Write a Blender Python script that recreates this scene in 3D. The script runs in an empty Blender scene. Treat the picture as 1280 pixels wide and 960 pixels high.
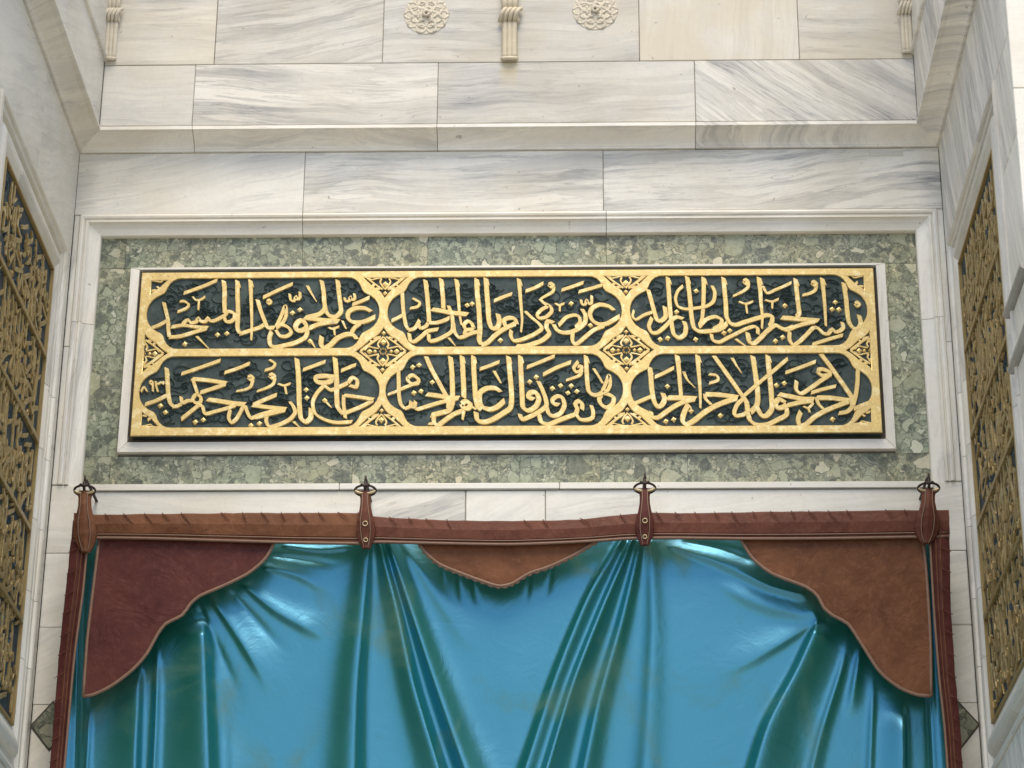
import bpy, bmesh, math, random
import numpy as np
from mathutils import Vector, Matrix

sc = bpy.context.scene
col = sc.collection
random.seed(7)

# ------------------------------------------------------------------ camera
F_PX = 3199.87                      # focal length in pixels of the 1280 px wide photograph
CAM = Vector((0.28088, -8.61343, 1.6))
PIT, YAW, ROL = 0.42076778, -0.02971142, 0.00700929
_f = Vector((math.sin(YAW)*math.cos(PIT), math.cos(YAW)*math.cos(PIT), math.sin(PIT)))
_r = Vector((math.cos(YAW), -math.sin(YAW), 0)); _u = _r.cross(_f)
_r2 = _r*math.cos(ROL)+_u*math.sin(ROL); _u2 = -_r*math.sin(ROL)+_u*math.cos(ROL)
cam = bpy.data.cameras.new('camera'); cam.sensor_width = 36; cam.lens = F_PX/1280*36
cam.clip_end = 2000; cam.clip_start = 0.1
camo = bpy.data.objects.new('camera', cam); col.objects.link(camo)
camo.matrix_world = Matrix((( _r2.x,_u2.x,-_f.x,CAM.x),(_r2.y,_u2.y,-_f.y,CAM.y),(_r2.z,_u2.z,-_f.z,CAM.z),(0,0,0,1)))
sc.camera = camo

# ------------------------------------------------------------------ sky, sun, exposure
SUN_EL, SUN_AZ = math.radians(62), math.radians(174)      # azimuth clockwise from +Y (into the wall)
w = bpy.data.worlds.new('World'); sc.world = w; w.use_nodes = True
nt = w.node_tree
sky = nt.nodes.new('ShaderNodeTexSky'); sky.sky_type = 'NISHITA'; sky.sun_disc = False
sky.sun_elevation = SUN_EL; sky.sun_rotation = SUN_AZ; sky.air_density = 1.0; sky.dust_density = 1.0; sky.ozone_density = 1.0
bg = nt.nodes['Background']; bg.inputs[1].default_value = 0.14
nt.links.new(sky.outputs[0], bg.inputs[0])
sl = bpy.data.lights.new('sun', 'SUN'); sl.energy = 2.3; sl.angle = math.radians(40); sl.color = (1.0, 0.875, 0.70)
so = bpy.data.objects.new('sun', sl); col.objects.link(so)
sd = Vector((math.sin(SUN_AZ)*math.cos(SUN_EL), math.cos(SUN_AZ)*math.cos(SUN_EL), math.sin(SUN_EL)))
so.rotation_euler = (-sd).to_track_quat('-Z', 'Y').to_euler(); so.location = sd*30
sc.view_settings.view_transform = 'Standard'; sc.view_settings.look = 'None'
sc.view_settings.exposure = 0.55; sc.view_settings.gamma = 1
sc.render.engine = 'CYCLES'

# ------------------------------------------------------------------ helpers
def at(px, py, y):
    """a place measured in the photograph, on the vertical plane at depth y"""
    d = _f + _r2*((px-640)/F_PX) - _u2*((py-480)/F_PX)
    return CAM + d*((y-CAM.y)/d.y)

def link(o, parent=None):
    col.objects.link(o)
    if parent is not None:
        o.parent = parent
    return o

def thing(name, label, cat, loc=(0,0,0), group=None, kind=None, rz=0):
    o = bpy.data.objects.new(name, None); o.empty_display_size = .1
    o.location = loc; o.rotation_euler = (0,0,rz)
    link(o); o['label'] = label; o['category'] = cat
    if group: o['group'] = group
    if kind: o['kind'] = kind
    bpy.context.view_layer.update()
    return o

def mesh_obj(name, verts, faces, mat, parent=None, smooth=False, world=True):
    """verts are world coordinates; they are stored local to the parent"""
    me = bpy.data.meshes.new(name)
    if parent is not None and world:
        inv = Matrix(); q = parent
        while q is not None:
            inv = Matrix.Translation(q.location) @ Matrix.Rotation(q.rotation_euler[2], 4, 'Z') @ inv
            q = q.parent
        inv = inv.inverted()
        verts = [tuple(inv @ Vector(v)) for v in verts]
    me.from_pydata([tuple(v) for v in verts], [], faces); me.update()
    me.materials.append(mat)
    if smooth:
        me.polygons.foreach_set('use_smooth', [True]*len(me.polygons))
    o = bpy.data.objects.new(name, me)
    return link(o, parent)

def fix_normals(o):
    bm = bmesh.new(); bm.from_mesh(o.data)
    bmesh.ops.recalc_face_normals(bm, faces=bm.faces); bm.to_mesh(o.data); bm.free()
    return o

RJ = random.Random(77)
def block(parent, x0, x1, y0, y1, z0, z1, mat, name='marble_block', ang=0.0, vein=.5, tone=1.0, gap=.0011, bev=None):
    if bev is None: bev = RJ.uniform(.0010, .0032)
    """a rectangular stone with arrised edges; gap is left on each joint face in the wall plane"""
    bm = bmesh.new(); bmesh.ops.create_cube(bm, size=1)
    if x1-x0 > y1-y0 or True:
        pass
    for v in bm.verts:
        v.co = Vector(((x0+x1)/2+v.co.x*(x1-x0), (y0+y1)/2+v.co.y*(y1-y0), (z0+z1)/2+v.co.z*(z1-z0)))
    # arris on every edge
    bmesh.ops.bevel(bm, geom=bm.edges[:], offset=bev, segments=1, affect='EDGES')
    vs = [v.co.copy() for v in bm.verts]; bm.verts.index_update()
    fs = [[v.index for v in f.verts] for f in bm.faces]; bm.free()
    o = mesh_obj(name, vs, fs, mat, parent)
    o['vein_angle'] = float(ang); o['vein_amount'] = float(vein); o['tone'] = float(tone)
    return o

def loft(name, rings, mat, parent, closed=True, caps=True, smooth=False, ang=0.0, vein=.4, tone=1.0):
    n = len(rings[0]); vs = [tuple(p) for r in rings for p in r]; fs = []
    for i in range(len(rings)-1):
        for j in range(n if closed else n-1):
            k = (j+1) % n
            fs.append((i*n+j, i*n+k, (i+1)*n+k, (i+1)*n+j))
    if caps and closed:
        fs.append(tuple(range(n))[::-1]); fs.append(tuple((len(rings)-1)*n+j for j in range(n)))
    o = mesh_obj(name, vs, fs, mat, parent, smooth); fix_normals(o)
    o['vein_angle'] = float(ang); o['vein_amount'] = float(vein); o['tone'] = float(tone)
    return o

def spline(pts, step):
    """Catmull-Rom through 2-D or 3-D points, resampled"""
    P_ = [np.array(p, float) for p in pts]
    if len(P_) == 2:
        n = max(2, int(np.linalg.norm(P_[1]-P_[0])/step))
        return [P_[0]+(P_[1]-P_[0])*i/n for i in range(n+1)]
    E_ = [2*P_[0]-P_[1]]+P_+[2*P_[-1]-P_[-2]]; out = []
    for i in range(1, len(E_)-2):
        a, b, c, d = E_[i-1:i+3]; n = max(2, int(np.linalg.norm(c-b)/step))
        for k in range(n):
            t = k/n
            # tension keeps the turn close to the traced corner
            m1 = (c-a)*.42; m2 = (d-b)*.42
            lb = np.linalg.norm(c-b)
            for m in (m1, m2):
                l = np.linalg.norm(m)
                if l > lb*.9: m *= lb*.9/l
            out.append((2*t**3-3*t*t+1)*b+(t**3-2*t*t+t)*m1+(-2*t**3+3*t*t)*c+(t**3-t*t)*m2)
    out.append(P_[-1])
    return out

def tube(name, pts, r, mat, parent, n=8, step=None, flat=1.0):
    pts = [np.array(p, float) for p in pts]
    if step: pts = spline(pts, step)
    rings = []; N = len(pts)
    up = np.array([0, 1., 0])
    for i, p in enumerate(pts):
        t = pts[min(i+1, N-1)]-pts[max(i-1, 0)]; t = t/np.linalg.norm(t)
        a = np.cross(t, up)
        if np.linalg.norm(a) < .1: a = np.cross(t, np.array([1., 0, 0]))
        a /= np.linalg.norm(a); b = np.cross(t, a)
        rr = r(i/(N-1)) if callable(r) else r
        rings.append([p+(a*math.cos(q)+b*math.sin(q)*flat)*rr for q in [2*math.pi*k/n for k in range(n)]])
    return loft(name, rings, mat, parent, smooth=True)

# ------------------------------------------------------------------ materials
def new_mat(name):
    m = bpy.data.materials.new(name); m.use_nodes = True
    n = m.node_tree; b = n.nodes['Principled BSDF']
    return m, n, b

class G:
    """small wrapper for writing node graphs"""
    def __init__(s, nt): s.nt = nt
    def n(s, t, **k):
        x = s.nt.nodes.new(t)
        for a, b in k.items():
            if a.startswith('i_'):
                key = a[2:]; key = int(key) if key.isdigit() else key
                x.inputs[key].default_value = b
            else: setattr(x, a, b)
        return x
    def l(s, a, b): s.nt.links.new(a, b)
    def math(s, op, a, b=None, c=None, clamp=False):
        x = s.n('ShaderNodeMath', operation=op); x.use_clamp = clamp
        for i, v in enumerate((a, b, c)):
            if v is None: continue
            if isinstance(v, (int, float)): x.inputs[i].default_value = v
            else: s.l(v, x.inputs[i])
        return x.outputs[0]
    def ramp(s, fac, stops, interp='LINEAR'):
        x = s.n('ShaderNodeValToRGB'); e = x.color_ramp; e.interpolation = interp
        while len(e.elements) < len(stops): e.elements.new(.5)
        for q, (p, c) in zip(e.elements, stops):
            q.position = p; q.color = (c, c, c, 1) if isinstance(c, (int, float)) else (*c, 1)
        s.l(fac, x.inputs[0]); return x.outputs[0]
    def mix(s, fac, a, b, mode='MIX'):
        x = s.n('ShaderNodeMix', data_type='RGBA', blend_type=mode)
        for i, v in ((0, fac), (6, a), (7, b)):
            if isinstance(v, (int, float)): x.inputs[i].default_value = v
            elif isinstance(v, tuple): x.inputs[i].default_value = (*v, 1)
            else: s.l(v, x.inputs[i])
        return x.outputs[2]
    def noise(s, vec, scale, detail=4, rough=.55, dist=0.0):
        x = s.n('ShaderNodeTexNoise'); x.inputs['Scale'].default_value = scale; x.inputs['Detail'].default_value = detail
        x.inputs['Roughness'].default_value = rough; x.inputs['Distortion'].default_value = dist
        s.l(vec, x.inputs['Vector']); return x.outputs[0]
    def bump(s, h, strength, dist, bsdf, prev=None):
        x = s.n('ShaderNodeBump'); x.inputs['Strength'].default_value = strength; x.inputs['Distance'].default_value = dist
        s.l(h, x.inputs['Height'])
        if prev: s.l(prev, x.inputs['Normal'])
        s.l(x.outputs[0], bsdf.inputs['Normal']); return x.outputs[0]

def wall_vec(g):
    """position on any upright wall as (along, across, up), shifted per stone"""
    geo = g.n('ShaderNodeNewGeometry'); sep = g.n('ShaderNodeSeparateXYZ'); g.l(geo.outputs['Position'], sep.inputs[0])
    u = g.math('ADD', sep.outputs[0], sep.outputs[1]); v = g.math('SUBTRACT', sep.outputs[0], sep.outputs[1])
    v = g.math('MULTIPLY', v, .2)
    cmb = g.n('ShaderNodeCombineXYZ'); g.l(u, cmb.inputs[0]); g.l(v, cmb.inputs[1]); g.l(sep.outputs[2], cmb.inputs[2])
    oi = g.n('ShaderNodeObjectInfo'); sh = g.math('MULTIPLY', oi.outputs['Random'], 41.0)
    add = g.n('ShaderNodeVectorMath', operation='ADD'); g.l(cmb.outputs[0], add.inputs[0])
    c2 = g.n('ShaderNodeCombineXYZ'); g.l(sh, c2.inputs[0]); g.l(sh, c2.inputs[1]); g.l(sh, c2.inputs[2]); g.l(c2.outputs[0], add.inputs[1])
    return add.outputs[0], oi.outputs['Random'], cmb.outputs[0]

def marble_material(name='veined_marble'):
    m, nt, b = new_mat(name); g = G(nt)
    vec, rnd, raw = wall_vec(g)
    attr = lambda k: g.n('ShaderNodeAttribute', attribute_type='OBJECT', attribute_name=k).outputs['Fac']
    ang, amt, tone = attr('vein_angle'), attr('vein_amount'), attr('tone')
    rot = g.n('ShaderNodeVectorRotate', rotation_type='Y_AXIS'); g.l(vec, rot.inputs['Vector']); g.l(ang, rot.inputs['Angle'])
    # warp
    wn = g.n('ShaderNodeTexNoise'); wn.inputs['Scale'].default_value = 1.7; wn.inputs['Detail'].default_value = 2; g.l(rot.outputs[0], wn.inputs['Vector'])
    ws = g.n('ShaderNodeVectorMath', operation='SCALE'); g.l(wn.outputs[1], ws.inputs[0]); ws.inputs['Scale'].default_value = .11
    wa = g.n('ShaderNodeVectorMath', operation='ADD'); g.l(rot.outputs[0], wa.inputs[0]); g.l(ws.outputs[0], wa.inputs[1])
    mp = g.n('ShaderNodeMapping'); mp.inputs['Scale'].default_value = (.75, 1, 9.5); g.l(wa.outputs[0], mp.inputs[0])
    mp2 = g.n('ShaderNodeMapping'); mp2.inputs['Scale'].default_value = (1.6, 1, 34); g.l(wa.outputs[0], mp2.inputs[0])
    broad = g.ramp(g.noise(mp.outputs[0], 1.15, 7, .66), [(.44, 0.0), (.56, 1.0)])
    fine = g.ramp(g.noise(mp2.outputs[0], 1.0, 7, .72), [(.50, 0.0), (.61, 1.0)])
    thin = g.ramp(g.noise(mp.outputs[0], 2.3, 6, .6), [(.475, 0.0), (.50, 1.0), (.53, 0.0)])
    cloud = g.noise(vec, 2.2, 5, .6); grain = g.noise(vec, 60, 3, .7)
    v = g.math('ADD', g.math('MULTIPLY', broad, .58), g.math('MULTIPLY', fine, .46))
    v = g.math('ADD', v, g.math('MULTIPLY', thin, .42))
    v = g.math('MULTIPLY', v, amt, clamp=True)
    patch = g.ramp(g.noise(vec, 1.3, 4, .6), [(.35, .35), (.62, 1.15)])
    v = g.math('MULTIPLY', v, patch, clamp=True)
    c = g.mix(v, (.82, .785, .695), (.30, .297, .29))
    c = g.mix(g.math('MULTIPLY', g.ramp(cloud, [(.42, 0.), (.68, 1.)]), .42), c, (.62, .555, .42))
    yl = g.ramp(g.noise(vec, .9, 5, .6), [(.55, 0.), (.75, 1.)])
    c = g.mix(g.math('MULTIPLY', yl, .45), c, (.66, .56, .36))
    c = g.mix(g.math('MULTIPLY', g.ramp(grain, [(.35, 1.), (.55, 0.)]), .10), c, (.45, .43, .38))
    # rusty run under the carved pendant, and honey-coloured stones
    sp = g.n('ShaderNodeSeparateXYZ'); g.l(raw, sp.inputs[0])
    wob = g.math('MULTIPLY', g.math('SUBTRACT', cloud, .5), .06)
    dx = g.math('ABSOLUTE', g.math('ADD', g.math('ADD', sp.outputs[0], .076), wob))
    mx_ = g.ramp(dx, [(.022, 1.), (.045, 0.)]); mz = g.math('MULTIPLY', g.ramp(g.math('SUBTRACT', sp.outputs[2], 6.0), [(.655, 0.), (.75, 1.)]), g.ramp(g.math('SUBTRACT', sp.outputs[2], 6.0), [(.784, 1.), (.79, 0.)]))
    c = g.mix(g.math('MULTIPLY', g.math('MULTIPLY', mx_, mz), .7), c, (.70, .58, .32))
    st = attr('stain'); smask = g.ramp(g.noise(vec, 3.2, 5, .6, .5), [(.38, 0.), (.6, 1.)])
    c = g.mix(g.math('MULTIPLY', st, smask), c, (.68, .58, .38))
    # dirt: small dark pits
    pit = g.ramp(g.noise(vec, 38, 2, .5), [(.735, 0.), (.76, 1.)])
    c = g.mix(g.math('MULTIPLY', pit, .5), c, (.20, .16, .12))
    t = g.n('ShaderNodeCombineXYZ'); [g.l(tone, t.inputs[i]) for i in range(3)]
    c = g.mix(1.0, c, t.outputs[0], 'MULTIPLY')
    g.l(c, b.inputs['Base Color'])
    b.inputs['Roughness'].default_value = .42
    g.l(g.ramp(cloud, [(.3, .34), (.7, .55)]), b.inputs['Roughness'])
    hn = g.noise(vec, 38, 4, .6)
    p = g.bump(g.noise(vec, 5, 3, .5), .25, .006, b); g.bump(hn, .22, .0015, b, p)
    return m

def breccia_material():
    m, nt, b = new_mat('green_breccia'); g = G(nt)
    vec, rnd, raw = wall_vec(g)
    wn = g.n('ShaderNodeTexNoise'); wn.inputs['Scale'].default_value = 30; wn.inputs['Detail'].default_value = 5; g.l(vec, wn.inputs['Vector'])
    ws = g.n('ShaderNodeVectorMath', operation='SCALE'); g.l(wn.outputs[1], ws.inputs[0]); ws.inputs['Scale'].default_value = .035
    wa = g.n('ShaderNodeVectorMath', operation='ADD'); g.l(vec, wa.inputs[0]); g.l(ws.outputs[0], wa.inputs[1])
    def vor(scale, off=0.0, feat='F1'):
        x = g.n('ShaderNodeTexVoronoi', feature=feat); x.inputs['Scale'].default_value = scale; x.inputs['Randomness'].default_value = 1
        mp = g.n('ShaderNodeMapping'); mp.inputs['Location'].default_value = (off, off*.7, off*1.3); mp.inputs['Rotation'].default_value = (0, off, 0)
        g.l(wa.outputs[0], mp.inputs[0]); g.l(mp.outputs[0], x.inputs['Vector']); return x
    def cell(v_, i=0):
        s_ = g.n('ShaderNodeSeparateColor'); g.l(v_.outputs['Color'], s_.inputs[0]); return s_.outputs[i]
    # matrix: finely broken grey-green paste
    base = g.ramp(g.noise(wa.outputs[0], 26, 8, .72), [(.30, (.05, .062, .045)), (.42, (.17, .185, .135)), (.52, (.30, .315, .23)), (.62, (.41, .42, .31)), (.74, (.60, .59, .46))])
    tint = g.ramp(g.noise(vec, 3.5, 3, .5), [(.35, (1.05, 1.06, .97)), (.5, (1.15, 1.08, .95)), (.68, (1.26, 1.11, .86))])
    c = base
    # clasts of three sizes, each only here and there
    for sc_, off, lo, hi, keep, amt in ((110, 1.7, 0, 0, .80, .9), (48, 5.1, 0, 0, .50, .9), (26, 9.4, 0, 0, .34, 1.), (14, 3.3, 0, 0, .14, 1.)):
        v_ = vor(sc_, off); ed_ = vor(sc_, off, 'DISTANCE_TO_EDGE')
        inside = g.ramp(ed_.outputs[0], [(.05, 0.), (.075, 1.)])
        sel = g.ramp(cell(v_, 1), [(0, amt), (keep, 0.)], 'CONSTANT')
        colr = g.ramp(cell(v_, 0), [(0, (.018, .026, .028)), (.20, (.035, .048, .044)), (.26, (.12, .145, .11)), (.42, (.23, .265, .20)), (.62, (.33, .37, .27)), (.80, (.40, .43, .32)), (.90, (.47, .47, .37)), (1, (.70, .69, .58))])
        colr = g.mix(.35, colr, g.ramp(g.noise(vec, 60, 5, .7), [(.3, (.10, .13, .10)), (.7, (.55, .57, .45))]))
        rim = g.ramp(ed_.outputs[0], [(0, .9), (.05, 1.), (.09, 0.)])
        c = g.mix(g.math('MULTIPLY', g.math('MULTIPLY', rim, sel), .55), c, (.08, .10, .07))
        c = g.mix(g.math('MULTIPLY', inside, sel), c, colr)
    c = g.mix(1.0, c, tint, 'MULTIPLY')
    crack = g.ramp(g.noise(vec, 6, 7, .65, 1.2), [(.492, 0.), (.5, 1.), (.508, 0.)])
    c = g.mix(g.math('MULTIPLY', crack, .5), c, (.62, .63, .50))
    tn = g.n('ShaderNodeAttribute', attribute_type='OBJECT', attribute_name='tone').outputs['Fac']
    t = g.n('ShaderNodeCombineXYZ'); [g.l(tn, t.inputs[i]) for i in range(3)]
    c = g.mix(1.0, c, t.outputs[0], 'MULTIPLY')
    g.l(c, b.inputs['Base Color']); b.inputs['Roughness'].default_value = .40
    g.bump(g.noise(vec, 45, 4, .6), .3, .002, b)
    return m

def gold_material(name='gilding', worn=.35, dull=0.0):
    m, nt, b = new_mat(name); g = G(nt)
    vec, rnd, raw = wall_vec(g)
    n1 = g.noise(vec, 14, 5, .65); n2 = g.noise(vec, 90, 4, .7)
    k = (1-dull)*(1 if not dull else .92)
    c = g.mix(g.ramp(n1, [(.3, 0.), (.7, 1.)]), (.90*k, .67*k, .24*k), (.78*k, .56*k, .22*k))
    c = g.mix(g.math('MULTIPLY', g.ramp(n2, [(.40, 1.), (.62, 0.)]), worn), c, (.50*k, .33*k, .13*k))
    c = g.mix(g.math('MULTIPLY', g.ramp(g.noise(vec, 33, 3, .6), [(.54, 0.), (.62, 1.)]), .65), c, (.96*k, .80*k, .42*k))
    c = g.mix(g.math('MULTIPLY', g.ramp(g.noise(vec, 21, 4, .7), [(.66, 0.), (.72, 1.)]), .55), c, (.30, .21, .12))
    g.l(c, b.inputs['Base Color']); b.inputs['Metallic'].default_value = .35; b.inputs['Roughness'].default_value = .42
    g.bump(g.noise(vec, 60, 4, .65), .45, .0022, b, )
    return m

def slate_material(name='dark_slate_ground', c0=(.024, .038, .037), c1=(.070, .100, .092)):
    m, nt, b = new_mat(name); g = G(nt)
    vec, rnd, raw = wall_vec(g)
    c = g.mix(g.ramp(g.noise(vec, 16, 5, .65), [(.3, 0.), (.7, 1.)]), c0, c1)
    c = g.mix(g.math('MULTIPLY', g.ramp(g.noise(vec, 42, 3, .6), [(.55, 0.), (.70, 1.)]), .35), c, (.14, .14, .15))
    g.l(c, b.inputs['Base Color']); b.inputs['Roughness'].default_value = .6; b.inputs['Specular IOR Level'].default_value = .25
    g.bump(g.noise(vec, 70, 4, .7), .6, .003, b)
    return m

def leather_material(name, a, b_, rough=.5):
    m, nt, b = new_mat(name); g = G(nt)
    vec, rnd, raw = wall_vec(g)
    n1 = g.noise(raw, 5.5, 6, .65, .4); n2 = g.noise(raw, 38, 5, .7)
    c = g.mix(g.ramp(n1, [(.32, 0.), (.70, 1.)]), a, b_)
    c = g.mix(g.math('MULTIPLY', g.ramp(n2, [(.5, 0.), (.75, 1.)]), .30), c, tuple(x*1.7+.02 for x in b_))
    sc_ = g.ramp(g.noise(raw, 17, 6, .75), [(.66, 0.), (.70, 1.)])
    c = g.mix(g.math('MULTIPLY', sc_, .55), c, tuple(x*.35 for x in a))
    g.l(c, b.inputs['Base Color'])
    g.l(g.ramp(n1, [(.3, rough-.10), (.7, rough+.14)]), b.inputs['Roughness']); b.inputs['Specular IOR Level'].default_value = .12
    p = g.bump(g.noise(raw, 7, 5, .6, .6), .55, .02, b); g.bump(n2, .35, .0015, b, p)
    return m

def plain(name, c, rough=.5, metal=0.0, bump=.3, scale=40):
    m, nt, b = new_mat(name); g = G(nt)
    vec, rnd, raw = wall_vec(g)
    n = g.noise(raw, scale, 4, .65)
    g.l(g.mix(n, tuple(x*.72 for x in c), tuple(min(1, x*1.28) for x in c)), b.inputs['Base Color'])
    b.inputs['Roughness'].default_value = rough; b.inputs['Metallic'].default_value = metal
    g.bump(n, bump, .002, b)
    return m

def cloth_material():
    """glossy dark green vinyl curtain cloth: a saturated green body under a strong smooth coat"""
    m, nt, b = new_mat('glossy_green_cloth'); g = G(nt)
    vec, rnd, raw = wall_vec(g)
    n1 = g.noise(raw, 3.0, 4, .6)
    c = g.mix(n1, (.0, .095, .058), (.003, .140, .085))
    smudge_sheen = g.ramp(g.noise(raw, 2.6, 6, .6, .7), [(.56, 0.), (.70, 1.)])  # beige-green smudges and uneven reflections painted into the colour
    c = g.mix(g.math('MULTIPLY', smudge_sheen, .6), c, (.11, .20, .145))
    g.l(c, b.inputs['Base Color'])
    b.inputs['Roughness'].default_value = .5
    b.inputs['Specular IOR Level'].default_value = .3
    gl = g.n('ShaderNodeBsdfGlossy'); gl.inputs['Color'].default_value = (.15, .43, .66, 1); gl.inputs['Roughness'].default_value = .32
    mx = g.n('ShaderNodeMixShader'); g.l(g.math('MULTIPLY_ADD', smudge_sheen, -.26, .41), mx.inputs[0])
    out = nt.nodes['Material Output']
    g.l(b.outputs[0], mx.inputs[1]); g.l(gl.outputs[0], mx.inputs[2]); g.l(mx.outputs[0], out.inputs[0])
    x = g.n('ShaderNodeBump'); x.inputs['Strength'].default_value = .28; x.inputs['Distance'].default_value = .008
    h = g.math('ADD', g.noise(raw, 7, 6, .62, 1.2), g.math('MULTIPLY', g.noise(raw, 60, 3, .6), .10))
    g.l(h, x.inputs['Height']); g.l(x.outputs[0], gl.inputs['Normal']); g.l(x.outputs[0], b.inputs['Normal'])
    return m

MARBLE = marble_material(); BRECCIA = breccia_material()
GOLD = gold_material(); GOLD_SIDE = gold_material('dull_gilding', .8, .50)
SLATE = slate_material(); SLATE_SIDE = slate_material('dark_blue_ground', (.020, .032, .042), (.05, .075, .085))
MORTAR = plain('dark_mortar', (.10, .08, .06), .9); GAP = plain('painted_gap_shade', (.09, .075, .055), .9)
LEATHER = leather_material('brown_leather', (.085, .028, .018), (.150, .056, .034))
LEATHER_TAN = leather_material('tan_leather', (.105, .040, .018), (.180, .076, .036))
LEATHER_DARK = leather_material('maroon_leather', (.070, .020, .017), (.115, .036, .028))
PIPING = plain('tan_piping', (.20, .115, .072), .6)
IRON = plain('dark_iron', (.05, .035, .03), .55, .6)
BRASS = plain('pale_metal_ring', (.42, .34, .20), .4, .6)
CLOTH = cloth_material()
BLUE = plain('blue_paint', (.02, .05, .10), .5)
CARVED = plain('carved_stained_marble', (.62, .555, .43), .7, 0, .5, 24)
PENDANT = plain('stained_golden_marble', (.60, .52, .37), .55, 0, .4, 22)
OCHRE = plain('tarnished_gilt', (.34, .24, .09), .5, .2)

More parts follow.
